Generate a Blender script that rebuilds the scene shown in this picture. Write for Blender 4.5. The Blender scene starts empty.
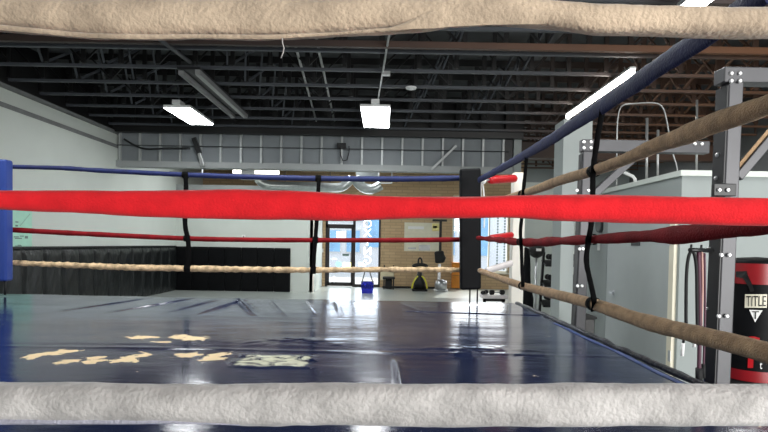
import bpy, bmesh, math, random
from mathutils import Vector, Matrix, noise

random.seed(7)
scene = bpy.context.scene
COL = scene.collection
W, H, F = 768, 432, 555.0
EYE = Vector((0, 0, 1.61))
PITCH, ROLL = math.radians(1.5), math.radians(1.0)
PY0 = 244 + F * math.tan(PITCH)
fw = Vector((0, math.cos(PITCH), -math.sin(PITCH)))
up0 = Vector((0, math.sin(PITCH), math.cos(PITCH)))
rt0 = Vector((1, 0, 0))
rt = rt0 * math.cos(ROLL) + up0 * math.sin(ROLL)
up = up0 * math.cos(ROLL) - rt0 * math.sin(ROLL)

def ray(px, py):
    return fw + rt * ((px - 384) / F) + up * ((PY0 - py) / F)
def P(px, py, d):                 # point at distance y = d
    r = ray(px, py); return EYE + r * (d / r.y)
def PX(px, py, x):                # point on the plane x
    r = ray(px, py); return EYE + r * ((x - EYE.x) / r.x)
def PZ(px, py, z):                # point on the plane z
    r = ray(px, py); return EYE + r * ((z - EYE.z) / r.z)

# ------------------------------------------------------------------ camera
cam = bpy.data.cameras.new('camera'); camo = bpy.data.objects.new('camera', cam); COL.objects.link(camo)
cam.sensor_width = 36; cam.lens = F / W * 36; cam.shift_y = (PY0 - 216) / W; cam.clip_start = 0.05; cam.clip_end = 300
m3 = Matrix((rt, up, -fw)).transposed()
camo.matrix_world = Matrix.Translation(EYE) @ m3.to_4x4()
scene.camera = camo

# ------------------------------------------------------------------ materials
def srgb(c):
    return tuple(((v / 255) / 12.92 if v / 255 <= 0.04045 else ((v / 255 + 0.055) / 1.055) ** 2.4) for v in c) + (1,)

def mat(name, col, rough=0.6, metal=0.0, var=0.12, scale=6.0, bump=0.0, bscale=40.0, spec=0.5, emit=None, estr=0.0, sheen=0.0, detail=4, stretch=(1, 1, 1), coat=0.0, bdist=0.01):
    m = bpy.data.materials.new(name); m.use_nodes = True
    nt = m.node_tree; b = nt.nodes['Principled BSDF']
    b.inputs['Roughness'].default_value = rough; b.inputs['Metallic'].default_value = metal
    b.inputs['Specular IOR Level'].default_value = spec
    b.inputs['Sheen Weight'].default_value = sheen
    b.inputs['Coat Weight'].default_value = coat
    tc = nt.nodes.new('ShaderNodeTexCoord'); mp = nt.nodes.new('ShaderNodeMapping')
    mp.inputs['Scale'].default_value = stretch
    nt.links.new(tc.outputs['Object'], mp.inputs['Vector'])
    n = nt.nodes.new('ShaderNodeTexNoise'); n.inputs['Scale'].default_value = scale; n.inputs['Detail'].default_value = detail
    nt.links.new(mp.outputs['Vector'], n.inputs['Vector'])
    cr = nt.nodes.new('ShaderNodeValToRGB'); c = srgb(col)
    cr.color_ramp.elements[0].position = 0.3; cr.color_ramp.elements[1].position = 0.7
    cr.color_ramp.elements[0].color = tuple(v * (1 - var) for v in c[:3]) + (1,)
    cr.color_ramp.elements[1].color = tuple(min(1, v * (1 + var)) for v in c[:3]) + (1,)
    nt.links.new(n.outputs['Fac'], cr.inputs['Fac']); nt.links.new(cr.outputs['Color'], b.inputs['Base Color'])
    if bump:
        n2 = nt.nodes.new('ShaderNodeTexNoise'); n2.inputs['Scale'].default_value = bscale; n2.inputs['Detail'].default_value = 3
        nt.links.new(mp.outputs['Vector'], n2.inputs['Vector'])
        bp = nt.nodes.new('ShaderNodeBump'); bp.inputs['Strength'].default_value = bump; bp.inputs['Distance'].default_value = bdist
        nt.links.new(n2.outputs['Fac'], bp.inputs['Height']); nt.links.new(bp.outputs['Normal'], b.inputs['Normal'])
    if emit:
        b.inputs['Emission Color'].default_value = srgb(emit); b.inputs['Emission Strength'].default_value = estr
    m['ramp'] = cr.name
    return m

def brick_mat(name, c1, c2, mortar):
    m = mat(name, c1, rough=0.85); nt = m.node_tree; b = nt.nodes['Principled BSDF']
    tc = nt.nodes.new('ShaderNodeTexCoord'); sp = nt.nodes.new('ShaderNodeSeparateXYZ'); cb = nt.nodes.new('ShaderNodeCombineXYZ')
    nt.links.new(tc.outputs['Object'], sp.inputs[0]); nt.links.new(sp.outputs['X'], cb.inputs['X']); nt.links.new(sp.outputs['Z'], cb.inputs['Y'])
    br = nt.nodes.new('ShaderNodeTexBrick'); br.inputs['Scale'].default_value = 1.0
    br.inputs['Brick Width'].default_value = 0.42; br.inputs['Row Height'].default_value = 0.11; br.inputs['Mortar Size'].default_value = 0.012
    br.inputs['Color1'].default_value = srgb(c1); br.inputs['Color2'].default_value = srgb(c2); br.inputs['Mortar'].default_value = srgb(mortar)
    nt.links.new(cb.outputs[0], br.inputs['Vector']); nt.links.new(br.outputs['Color'], b.inputs['Base Color'])
    return m

def beam_mat(name, dark, brown, x0, x1):
    """joist colour that runs from dark to brown along the room"""
    m = mat(name, dark, rough=0.6); nt = m.node_tree; b = nt.nodes['Principled BSDF']
    tc = nt.nodes.new('ShaderNodeTexCoord'); sp = nt.nodes.new('ShaderNodeSeparateXYZ')
    nt.links.new(tc.outputs['Object'], sp.inputs[0])
    n = nt.nodes.new('ShaderNodeTexNoise'); n.inputs['Scale'].default_value = 2.0; nt.links.new(tc.outputs['Object'], n.inputs['Vector'])
    ad = nt.nodes.new('ShaderNodeMath'); ad.operation = 'MULTIPLY_ADD'; ad.inputs[1].default_value = 1.6
    nt.links.new(n.outputs['Fac'], ad.inputs[0]); nt.links.new(sp.outputs['X'], ad.inputs[2])
    mr = nt.nodes.new('ShaderNodeMapRange'); mr.inputs[1].default_value = x0; mr.inputs[2].default_value = x1
    nt.links.new(ad.outputs[0], mr.inputs[0])
    mx = nt.nodes.new('ShaderNodeValToRGB'); mx.color_ramp.elements[0].color = srgb(dark); mx.color_ramp.elements[1].color = srgb(brown)
    nt.links.new(mr.outputs[0], mx.inputs['Fac']); nt.links.new(mx.outputs['Color'], b.inputs['Base Color'])
    return m

M = {}
M['tan_cloth'] = mat('tan_cloth', (184, 164, 142), 0.95, var=0.3, scale=14, bump=0.4, bscale=130, sheen=0.3, spec=0.1, stretch=(1, 1, 1), detail=8)
M['lilac_cloth'] = mat('lilac_cloth', (166, 165, 178), 0.95, var=.1, scale=40, bump=.5, bscale=150)
M['pale_cloth'] = mat('pale_cloth', (184, 180, 177), 0.95, var=0.3, scale=16, bump=0.4, bscale=120, sheen=0.3, spec=0.1, detail=8)
M['red_cloth'] = mat('red_cloth', (214, 30, 38), 0.85, var=0.12, scale=30, bump=0.22, bscale=260, sheen=0.1, spec=0.15, detail=8)
M['dark_red'] = mat('dark_red', (120, 14, 22), 0.8, var=0.25, scale=12, bump=0.5, bscale=150, spec=0.2)
M['brown_cloth'] = mat('brown_cloth', (176, 146, 114), 0.95, var=0.25, scale=30, bump=0.8, bscale=200, sheen=0.2, spec=0.1, detail=8)
M['blue_cloth'] = mat('blue_cloth', (19, 28, 70), 0.7, var=0.2, scale=14, bump=0.4, bscale=120, spec=0.3)
M['tan_twist'] = mat('tan_twist', (196, 170, 136), 0.95, var=0.45, scale=20, bump=0.8, bscale=60, spec=0.1)
M['strap'] = mat('strap', (7, 7, 8), 0.9, var=0.2, scale=40, bump=0.3, bscale=300, spec=.1)
M['white_paint'] = mat('white_paint', (232, 228, 218), 0.5, var=0.04)
M['red_vinyl'] = mat('red_vinyl', (178, 22, 30), 0.35, var=0.08)
M['bag_red'] = mat('bag_red', (138, 18, 26), 0.4, var=.1)
M['wall_dim'] = mat('wall_dim', (100, 102, 103), 0.8, var=.05)
M['far_blue'] = mat('far_blue', (18, 32, 84), 0.7, var=.2, scale=14)
M['white_vinyl'] = mat('white_vinyl', (214, 208, 208), 0.5, var=0.08)
M['black_vinyl'] = mat('black_vinyl', (6, 7, 10), 0.6, var=0.25, scale=5, bump=0.7, bscale=5, spec=0.15)
M['pad_vinyl'] = mat('pad_vinyl', (26, 29, 30), 0.36, var=0.3, scale=3, bump=.5, bscale=3.2, spec=0.45, stretch=(1, 1.8, .7), bdist=.06)
M['blue_vinyl'] = mat('blue_vinyl', (36, 62, 138), 0.45, var=0.08, scale=4)
M['wall_pale'] = mat('wall_pale', (208, 214, 208), 0.75, var=0.03, scale=1.2)
M['wall_grey'] = mat('wall_grey', (150, 157, 156), 0.7, var=0.03, scale=1.2)
M['wall_upper'] = mat('wall_upper', (150, 154, 154), 0.8, var=0.05, scale=1.0)
M['ledge'] = mat('ledge', (120, 122, 122), 0.8)
M['drywall'] = mat('drywall', (128, 134, 138), 0.8, var=0.06, scale=1.5)
M['stud'] = mat('stud', (176, 180, 180), 0.45, metal=0.2, var=0.08)
M['floor'] = mat('floor', (168, 174, 170), 0.28, var=0.06, scale=0.8, spec=0.5)
M['brick'] = brick_mat('brick', (200, 172, 134), (188, 160, 124), (172, 148, 116))
M['deck'] = mat('deck', (58, 60, 62), 0.9, var=0.45, scale=1.6, bump=0.8, bscale=2)
M['beam'] = beam_mat('beam', (8, 9, 11), (78, 54, 40), 3.0, 7.2)
M['chord'] = beam_mat('chord', (62, 66, 72), (98, 68, 48), 3.0, 7.0)
M['brown_beam'] = beam_mat('brown_beam', (52, 40, 36), (112, 74, 48), 0.0, 6.0)
M['conduit'] = mat('conduit', (170, 172, 172), 0.35, metal=0.6, var=0.08)
M['dim_metal'] = mat('dim_metal', (70, 73, 76), 0.5, metal=0.4, var=0.15)
M['galv'] = mat('galv', (196, 202, 202), 0.28, metal=0.9, var=0.1, scale=9)
M['housing'] = mat('housing', (222, 224, 224), 0.5, var=0.03)
M['lamp'] = mat('lamp', (255, 255, 255), 0.5, emit=(250, 253, 255), estr=24)
M['lamp_strip'] = mat('lamp_strip', (255, 255, 255), 0.5, emit=(255, 250, 240), estr=20)
M['lamp_small'] = mat('lamp_small', (255, 255, 255), 0.5, emit=(255, 252, 235), estr=3)
M['rig'] = mat('rig', (74, 74, 77), 0.45, metal=0.3, var=0.06)
M['rig_dark'] = mat('rig_dark', (28, 29, 31), 0.45, metal=0.2, var=0.1)
M['bolt'] = mat('bolt', (232, 232, 232), 0.3, metal=0.5, var=0.03)
M['door_paint'] = mat('door_paint', (166, 172, 172), 0.5, var=0.02)
M['cream'] = mat('cream', (226, 220, 200), 0.5, var=0.03)
M['bronze'] = mat('bronze', (48, 44, 44), 0.4, metal=0.4, var=0.1)
M['black'] = mat('black', (14, 14, 15), 0.5, var=0.2)
M['rubber'] = mat('rubber', (20, 20, 22), 0.75, var=0.2)
M['purple'] = mat('purple', (80, 46, 62), 0.6, var=0.2)
M['pinkish'] = mat('pinkish', (190, 150, 140), 0.6, var=0.1)
M['yellow'] = mat('yellow', (214, 206, 60), 0.5, var=0.08)
M['orange'] = mat('orange', (222, 140, 48), 0.7, var=0.25, scale=3)
M['bag_blue'] = mat('bag_blue', (22, 36, 190), 0.5, var=0.1)
M['white'] = mat('white', (240, 240, 238), 0.6, var=0.02)
M['mint'] = mat('mint', (178, 226, 206), 0.6, var=0.05)
M['paper'] = mat('paper', (226, 222, 200), 0.7, var=0.06, scale=5)
M['mint_line'] = mat('mint_line', (150, 190, 176), .7)
M['ink'] = mat('ink', (112, 134, 128), 0.7)
M['cream_vinyl'] = mat('cream_vinyl', (220, 210, 176), 0.6, var=0.06)
M['steel'] = mat('steel', (190, 192, 195), 0.3, metal=0.8, var=0.08)
M['lot'] = mat('lot', (200, 200, 198), 0.9, var=0.05, scale=0.6)
M['facade'] = mat('facade', (238, 240, 244), 0.8, var=0.03)
M['blue_glass'] = mat('blue_glass', (150, 200, 244), 0.5, var=0.15, scale=2)
M['ltblue'] = mat('ltblue', (110, 190, 220), 0.6)
M['ltyellow'] = mat('ltyellow', (240, 226, 150), 0.6)
M['tan_floor'] = mat('tan_floor', (196, 170, 130), 0.8)
M['dark_edge'] = mat('dark_edge', (20, 24, 36), 0.35, var=0.3, scale=15, bump=0.6, bscale=30)
M['edge_blue'] = mat('edge_blue', (40, 62, 112), 0.5, var=0.3, scale=20)

def glass_mat():
    m = bpy.data.materials.new('clear_glass'); m.use_nodes = True; nt = m.node_tree
    nt.nodes.remove(nt.nodes['Principled BSDF']); o = nt.nodes['Material Output']
    t = nt.nodes.new('ShaderNodeBsdfTransparent'); g = nt.nodes.new('ShaderNodeBsdfGlossy'); g.inputs['Roughness'].default_value = 0.05
    t.inputs[0].default_value = (0.96, 0.98, 1, 1)
    mx = nt.nodes.new('ShaderNodeMixShader'); mx.inputs[0].default_value = 0.05
    nt.links.new(t.outputs[0], mx.inputs[1]); nt.links.new(g.outputs[0], mx.inputs[2]); nt.links.new(mx.outputs[0], o.inputs['Surface'])
    return m
M['glass'] = glass_mat()
def film_mat(name, col):
    m = mat(name, col, 0.7, var=.02); nt = m.node_tree; o = nt.nodes['Material Output']; b = nt.nodes['Principled BSDF']
    t = nt.nodes.new('ShaderNodeBsdfTranslucent'); t.inputs[0].default_value = srgb(col)
    mx = nt.nodes.new('ShaderNodeMixShader'); mx.inputs[0].default_value = .85
    nt.links.new(b.outputs[0], mx.inputs[1]); nt.links.new(t.outputs[0], mx.inputs[2]); nt.links.new(mx.outputs[0], o.inputs['Surface'])
    return m
M['film_white'] = film_mat('film_white', (250, 250, 250)); M['film_blue'] = film_mat('film_blue', (110, 180, 215)); M['film_yellow'] = film_mat('film_yellow', (244, 232, 160)); M['film_grey'] = film_mat('film_grey', (170, 178, 184))

def canvas_mat():
    m = bpy.data.materials.new('blue_ring_vinyl'); m.use_nodes = True; nt = m.node_tree; b = nt.nodes['Principled BSDF']
    tc = nt.nodes.new('ShaderNodeTexCoord')
    n = nt.nodes.new('ShaderNodeTexNoise'); n.inputs['Scale'].default_value = 1.6; n.inputs['Detail'].default_value = 6
    nt.links.new(tc.outputs['Object'], n.inputs['Vector'])
    cr = nt.nodes.new('ShaderNodeValToRGB'); cr.color_ramp.elements[0].color = srgb((11, 21, 48)); cr.color_ramp.elements[1].color = srgb((22, 38, 78))
    nt.links.new(n.outputs['Fac'], cr.inputs['Fac'])
    at = nt.nodes.new('ShaderNodeAttribute'); at.attribute_name = 'wear'
    n2 = nt.nodes.new('ShaderNodeTexNoise'); n2.inputs['Scale'].default_value = 17; n2.inputs['Detail'].default_value = 7; n2.inputs['Roughness'].default_value = .65
    nt.links.new(tc.outputs['Object'], n2.inputs['Vector'])
    ad = nt.nodes.new('ShaderNodeMath'); ad.operation = 'MULTIPLY_ADD'; ad.inputs[1].default_value = 2.4; ad.inputs[2].default_value = -1.2
    nt.links.new(n2.outputs['Fac'], ad.inputs[0])
    s = nt.nodes.new('ShaderNodeMath'); s.operation = 'ADD'
    nt.links.new(at.outputs['Fac'], s.inputs[0]); nt.links.new(ad.outputs[0], s.inputs[1])
    gt = nt.nodes.new('ShaderNodeMapRange'); gt.inputs[1].default_value = 0.48; gt.inputs[2].default_value = 0.56
    nt.links.new(s.outputs[0], gt.inputs[0])
    mx = nt.nodes.new('ShaderNodeMix'); mx.data_type = 'RGBA'
    nt.links.new(gt.outputs[0], mx.inputs[0]); nt.links.new(cr.outputs['Color'], mx.inputs[6]); mx.inputs[7].default_value = srgb((226, 200, 158))
    at2 = nt.nodes.new('ShaderNodeAttribute'); at2.attribute_name = 'pale_patch'
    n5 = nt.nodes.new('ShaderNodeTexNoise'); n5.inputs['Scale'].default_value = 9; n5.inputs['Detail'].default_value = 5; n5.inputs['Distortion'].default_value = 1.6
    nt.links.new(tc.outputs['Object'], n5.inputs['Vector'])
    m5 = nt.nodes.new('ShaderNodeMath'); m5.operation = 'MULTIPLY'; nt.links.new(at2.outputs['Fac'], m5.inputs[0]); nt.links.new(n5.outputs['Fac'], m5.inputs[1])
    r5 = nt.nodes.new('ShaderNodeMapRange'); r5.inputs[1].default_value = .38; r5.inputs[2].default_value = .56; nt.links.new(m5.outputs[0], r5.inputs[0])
    mx5 = nt.nodes.new('ShaderNodeMix'); mx5.data_type = 'RGBA'; nt.links.new(r5.outputs[0], mx5.inputs[0]); nt.links.new(mx.outputs[2], mx5.inputs[6]); mx5.inputs[7].default_value = srgb((222, 222, 196))  # pale colour mixed in over the crinkled facets
    nt.links.new(mx5.outputs[2], b.inputs['Base Color'])
    rr = nt.nodes.new('ShaderNodeMapRange'); rr.inputs[3].default_value = 0.12; rr.inputs[4].default_value = 0.85
    nt.links.new(gt.outputs[0], rr.inputs[0])
    n4 = nt.nodes.new('ShaderNodeTexNoise'); n4.inputs['Scale'].default_value = 3; nt.links.new(tc.outputs['Object'], n4.inputs['Vector'])
    ra = nt.nodes.new('ShaderNodeMath'); ra.operation = 'MULTIPLY_ADD'; ra.inputs[1].default_value = 0.08
    nt.links.new(n4.outputs['Fac'], ra.inputs[0]); nt.links.new(rr.outputs[0], ra.inputs[2]); nt.links.new(ra.outputs[0], b.inputs['Roughness'])
    b.inputs['Specular IOR Level'].default_value = 0.6
    n3 = nt.nodes.new('ShaderNodeTexNoise'); n3.inputs['Scale'].default_value = 5; n3.inputs['Detail'].default_value = 5; n3.inputs['Roughness'].default_value = 0.55
    mp = nt.nodes.new('ShaderNodeMapping'); mp.inputs['Scale'].default_value = (0.6, 1.5, 1)
    nt.links.new(tc.outputs['Object'], mp.inputs[0]); nt.links.new(mp.outputs[0], n3.inputs['Vector'])
    bp = nt.nodes.new('ShaderNodeBump'); bp.inputs['Strength'].default_value = 0.12; bp.inputs['Distance'].default_value = 0.02
    nt.links.new(n3.outputs['Fac'], bp.inputs['Height']); nt.links.new(bp.outputs['Normal'], b.inputs['Normal'])
    return m
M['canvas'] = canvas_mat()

# ------------------------------------------------------------------ mesh builder
class MB:
    def __init__(s): s.v = []; s.f = []; s.sm = []
    def add(s, vs, fs, smooth=False):
        o = len(s.v); s.v += [Vector(v) for v in vs]
        for f in fs: s.f.append([i + o for i in f]); s.sm.append(smooth)
        return s
    def obox(s, c, ax, ay, az, bev=0.0):
        """box with centre c and half-axis vectors; bevelled along its edges when bev > 0"""
        c = Vector(c); ax, ay, az = Vector(ax), Vector(ay), Vector(az)
        if bev <= 0:
            vs = [c + ax * i + ay * j + az * k for i in (-1, 1) for j in (-1, 1) for k in (-1, 1)]
            return s.add(vs, [(0, 1, 3, 2), (4, 6, 7, 5), (0, 4, 5, 1), (2, 3, 7, 6), (0, 2, 6, 4), (1, 5, 7, 3)])
        bm = bmesh.new(); bmesh.ops.create_cube(bm, size=2)
        L = (ax.length, ay.length, az.length)
        for v in bm.verts: v.co = Vector((v.co.x * L[0], v.co.y * L[1], v.co.z * L[2]))
        bmesh.ops.bevel(bm, geom=bm.edges[:], offset=min(bev, min(L) * 0.9), segments=2, affect='EDGES', profile=0.5)
        nx, ny, nz = ax.normalized(), ay.normalized(), az.normalized()
        bm.verts.index_update()
        s.add([c + nx * v.co.x + ny * v.co.y + nz * v.co.z for v in bm.verts], [[v.index for v in f.verts] for f in bm.faces])
        bm.free(); return s
    def box(s, x0, x1, y0, y1, z0, z1, bev=0.0):
        return s.obox(((x0 + x1) / 2, (y0 + y1) / 2, (z0 + z1) / 2), ((x1 - x0) / 2, 0, 0), (0, (y1 - y0) / 2, 0), (0, 0, (z1 - z0) / 2), bev)
    def bar(s, p0, p1, w, h, upv=(0, 0, 1), bev=0.0):
        p0, p1 = Vector(p0), Vector(p1); d = p1 - p0; t = d.normalized(); u = Vector(upv)
        a = t.cross(u)
        if a.length < 1e-4: a = t.cross(Vector((1, 0, 0)))
        a.normalize(); b = a.cross(t).normalized()
        return s.obox((p0 + p1) / 2, d / 2, a * w / 2, b * h / 2, bev)
    def cyl(s, p0, p1, r0, r1=None, seg=16, caps=True):
        r1 = r0 if r1 is None else r1
        return s.tube([p0, p1], [r0, r1], seg, caps)
    def tube(s, pts, rad, seg=10, caps=True, flat=None):
        """tube through pts; rad a number or list; flat=(a,b) lists give half-height and half-width"""
        pts = [Vector(p) for p in pts]; n = len(pts)
        if not isinstance(rad, (list, tuple)): rad = [rad] * n
        vs = []; prev = None
        for i, p in enumerate(pts):
            t = (pts[min(i + 1, n - 1)] - pts[max(i - 1, 0)]).normalized()
            if prev is None:
                ref = Vector((0, 0, 1)) if abs(t.z) < 0.9 else Vector((0, 1, 0))
            else: ref = prev
            a = ref - t * ref.dot(t); a.normalize(); b = t.cross(a).normalized(); prev = a
            for k in range(seg):
                q = 2 * math.pi * k / seg
                ra, rb = (rad[i], rad[i]) if flat is None else (flat[0][i], flat[1][i])
                vs.append(p + a * math.cos(q) * ra + b * math.sin(q) * rb)
        fs = [(i * seg + k, i * seg + (k + 1) % seg, (i + 1) * seg + (k + 1) % seg, (i + 1) * seg + k) for i in range(n - 1) for k in range(seg)]
        s.add(vs, fs, True)
        if caps:
            o = len(s.v) - len(vs)
            s.f.append([o + k for k in range(seg)][::-1]); s.sm.append(False)
            s.f.append([o + (n - 1) * seg + k for k in range(seg)]); s.sm.append(False)
        return s
    def lathe(s, c, prof, seg=32):
        c = Vector(c); vs = []; n = len(prof)
        for r, z in prof:
            for k in range(seg):
                q = 2 * math.pi * k / seg; vs.append(c + Vector((r * math.cos(q), r * math.sin(q), z)))
        fs = [(i * seg + k, i * seg + (k + 1) % seg, (i + 1) * seg + (k + 1) % seg, (i + 1) * seg + k) for i in range(n - 1) for k in range(seg)]
        return s.add(vs, fs, True)
    def ball(s, c, r, seg=16, sq=(1, 1, 1)):
        prof = [(r * math.sin(math.pi * i / 10) * 1.0 + 1e-4, -r * math.cos(math.pi * i / 10)) for i in range(11)]
        o = len(s.v); s.lathe((0, 0, 0), prof, seg)
        for i in range(o, len(s.v)): s.v[i] = Vector(c) + Vector((s.v[i].x * sq[0], s.v[i].y * sq[1], s.v[i].z * sq[2]))
        return s
    def quad(s, a, b, c, d): return s.add([a, b, c, d], [(0, 1, 2, 3)])
    def build(s, name, m, parent=None, label=None):
        org = Vector((0, 0, 0))
        if parent is not None:
            p = parent
            while p is not None: org += p.location; p = p.parent
        me = bpy.data.meshes.new(name); me.from_pydata([v - org for v in s.v], [], s.f)
        me.polygons.foreach_set('use_smooth', s.sm); me.materials.append(m); me.update()
        bm = bmesh.new(); bm.from_mesh(me); bmesh.ops.recalc_face_normals(bm, faces=bm.faces[:]); bm.to_mesh(me); bm.free()
        o = bpy.data.objects.new(name, me); COL.objects.link(o)
        if parent is not None: o.parent = parent
        if label: o['label'] = label
        return o

def tag(o, label, cat, group=None, kind=None):
    o['label'] = label; o['category'] = cat
    if group: o['group'] = group
    if kind: o['kind'] = kind
    return o
def thing(name, label, cat, loc, group=None):
    o = bpy.data.objects.new(name, None); COL.objects.link(o); o.location = Vector(loc); o.empty_display_size = 0.1
    return tag(o, label, cat, group)
def struct(name, mb, m, parent=None):
    o = mb.build(name, m, parent)
    if parent is None: o['kind'] = 'structure'
    return o
def dup(root, loc, label=None):
    r = root.copy(); COL.objects.link(r); r.location = Vector(loc)
    if label: r['label'] = label
    for ch in list(root.children):
        c = ch.copy(); COL.objects.link(c); c.parent = r
        for g in ch.children:
            d = g.copy(); COL.objects.link(d); d.parent = c
    return r
def spline(pts, n):
    """Catmull-Rom through tuples, n samples per span"""
    out = []; L = len(pts)
    for i in range(L - 1):
        p0, p1, p2, p3 = pts[max(i - 1, 0)], pts[i], pts[i + 1], pts[min(i + 2, L - 1)]
        for k in range(n):
            t = k / n
            out.append(tuple(0.5 * ((2 * b) + (c - a) * t + (2 * a - 5 * b + 4 * c - d) * t * t + (3 * b - a - 3 * c + d) * t ** 3) for a, b, c, d in zip(p0, p1, p2, p3)))
    out.append(tuple(pts[-1])); return out
def text_mesh(body, size, depth=0.0, spacing=1.0):
    cu = bpy.data.curves.new('lettering', 'FONT'); cu.body = body; cu.size = size; cu.extrude = depth; cu.align_x = 'CENTER'; cu.align_y = 'CENTER'; cu.space_character = spacing
    cu.resolution_u = 3
    o = bpy.data.objects.new('lettering', cu); COL.objects.link(o)
    dg = bpy.context.evaluated_depsgraph_get(); me = o.evaluated_get(dg).to_mesh()
    vs = [v.co.copy() for v in me.vertices]; fs = [list(p.vertices) for p in me.polygons]
    o.evaluated_get(dg).to_mesh_clear(); bpy.data.objects.remove(o); bpy.data.curves.remove(cu)
    return vs, fs

# ------------------------------------------------------------------ setting
XL, XR, YB, YF = -6.75, 9.0, 20.6, -4.0      # side walls, back wall, wall behind the camera
ZC = 4.40                                    # underside of the roof beams
ZD = 5.2                                     # roof deck
struct('floor', MB().box(XL - .1, XR + .1, YF, YB + .1, -0.1, 0), M['floor'])
struct('ceiling', MB().box(XL - .1, XR + .1, YF, YB + .2, ZD, ZD + .1), M['deck'])
wl = struct('wall_left', MB().box(XL - .12, XL, YF, YB, 0, 3.93), M['wall_pale'])
struct('wall_left_upper', MB().box(XL - .12, XL - 0.04, YF, YB, 3.93, 4.25), M['wall_pale'])
struct('wall_left_top', MB().box(XL - .12, XL - 0.03, YF, YB, 4.25, ZD), M['black'])
struct('trim_1', MB().box(XL - .04, XL + .012, YF, 14.1, 3.90, 3.985), M['ledge'])
struct('trim_2', MB().box(XL - .04, XL + .05, YF, 14.1, 4.25, 4.31), M['ledge'])
struct('wall_right', MB().box(XR, XR + .12, YF, YB, 0, ZD), M['wall_dim'])
# wall behind the viewpoint: a wide roll-up doorway stays open to the daylight
struct('wall_front', MB().box(XL, 1.6, YF - .15, YF, 0, ZD).box(7.6, XR, YF - .15, YF, 0, ZD).box(1.6, 7.6, YF - .15, YF, 3.9, ZD), M['wall_grey'])

def bx(px): return P(px, 244, YB).x
def bz(py, px=384): return P(px, py, YB).z
# back wall with openings for the glazed entrance and the big window
DX0, DX1, DXM = bx(325.5), bx(380.5), bx(354.2)
DZ1 = 3.05
WX0, WX1 = bx(452), bx(508.5)
WZ0, WZ1 = 0.62, 3.45
b = MB()
b.box(XL, DX0, YB, YB + .2, 0, ZD).box(DX0, DX1, YB, YB + .2, DZ1, ZD).box(DX1, WX0, YB, YB + .2, 0, ZD)
b.box(WX0, WX1, YB, YB + .2, 0, WZ0).box(WX0, WX1, YB, YB + .2, WZ1, ZD).box(WX1, 5.2, YB, YB + .2, 0, ZD)
struct('wall_back', b, M['brick'])
struct('wall_back_right', MB().box(5.2, XR, YB - .05, YB + .2, 0, ZD), M['wall_grey'])

# glazed entrance
d1 = struct('door_1', MB().box(DX0, DX0 + .09, YB - .03, YB + .1, 0, DZ1).box(DX1 - .07, DX1, YB - .03, YB + .1, 0, DZ1).box(DXM - .05, DXM + .05, YB - .03, YB + .1, 0, DZ1)
            .box(DX0, DX1, YB - .03, YB + .1, DZ1 - .07, DZ1).box(DX0, DXM, YB - .03, YB + .1, bz(227.6, 340), bz(224.3, 340)), M['bronze'])
lf = MB().box(DX0 + .09, DX0 + .15, YB, YB + .06, .02, bz(227.6, 340)).box(DXM - .11, DXM - .05, YB, YB + .06, .02, bz(227.6, 340)).box(DX0 + .09, DXM - .05, YB, YB + .06, .02, .16)
lf.box(DX0 + .09, DXM - .05, YB, YB + .06, bz(228.5, 340), bz(227.4, 340))
lf.build('door_leaf', M['bronze'], d1)
MB().box(DXM - .13, DXM - .10, YB - .09, YB - .06, .9, 1.25).box(DXM - .13, DXM - .10, YB - .09, YB, .9, .93).box(DXM - .13, DXM - .10, YB - .09, YB, 1.22, 1.25).build('door_handle', M['steel'], d1)
MB().box(DX0 + .15, DXM - .11, YB + .02, YB + .03, .16, bz(228.5, 340)).build('door_pane', M['glass'], d1)
MB().box(DX0 + .09, DXM - .05, YB + .02, YB + .03, bz(224.3, 340), DZ1 - .07).build('transom_pane', M['glass'], d1)
MB().box(DXM + .05, DX1 - .07, YB + .02, YB + .03, .1, DZ1 - .07).build('side_pane', M['glass'], d1)
MB().box(DXM + .05, DX1 - .07, YB - .03, YB + .1, 0, .1).build('side_sill', M['bronze'], d1)
# lettering on the side pane, read from outside so mirrored from here
yl = YB - 0.005
for i, ch in enumerate('BOXING'):
    vs, fs = text_mesh(ch, 0.42, 0.0)
    c = P(367.5, 215 + i * 9.1, yl)
    MB().add([(c.x - v.x, yl, c.z + v.y) for v in vs], fs).build('window_lettering', M['film_white'], d1)
# stickers on the door glass
c = P(338.5, 264, yl); MB().add([(c.x + .1 * math.cos(q) * 1.1, yl, c.z + .1 * math.sin(q)) for q in [k * math.pi / 8 for k in range(16)]], [list(range(16))]).build('round_sticker', M['film_blue'], d1)
a, e = P(343, 268, yl), P(351.5, 262.5, yl); MB().quad((a.x, yl, a.z), (e.x, yl, a.z), (e.x, yl, e.z), (a.x, yl, e.z)).build('notice', M['film_yellow'], d1)
a, e = P(336.5, 237.5, yl), P(345.5, 231.5, yl); MB().quad((a.x, yl, a.z), (e.x, yl, a.z), (e.x, yl, e.z), (a.x, yl, e.z)).build('notice', M['film_white'], d1)
a, e = P(342.5, 256, yl), P(349, 253.8, yl); MB().quad((a.x, yl, a.z), (e.x, yl, a.z), (e.x, yl, e.z), (a.x, yl, e.z)).build('notice', M['ink'], d1)
for (x0, y0, x1, y1) in ((332, 258, 337, 259.6), (329, 282, 331, 283), (329, 279, 330.3, 280), (333.5, 283, 335, 276), (358, 266, 366, 262)):
    a, e = P(x0, max(y0, y1), yl), P(x1, min(y0, y1), yl); MB().quad((a.x, yl, a.z), (e.x, yl, a.z), (e.x, yl, e.z), (a.x, yl, e.z)).build('notice', M['film_grey'], d1)

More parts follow.
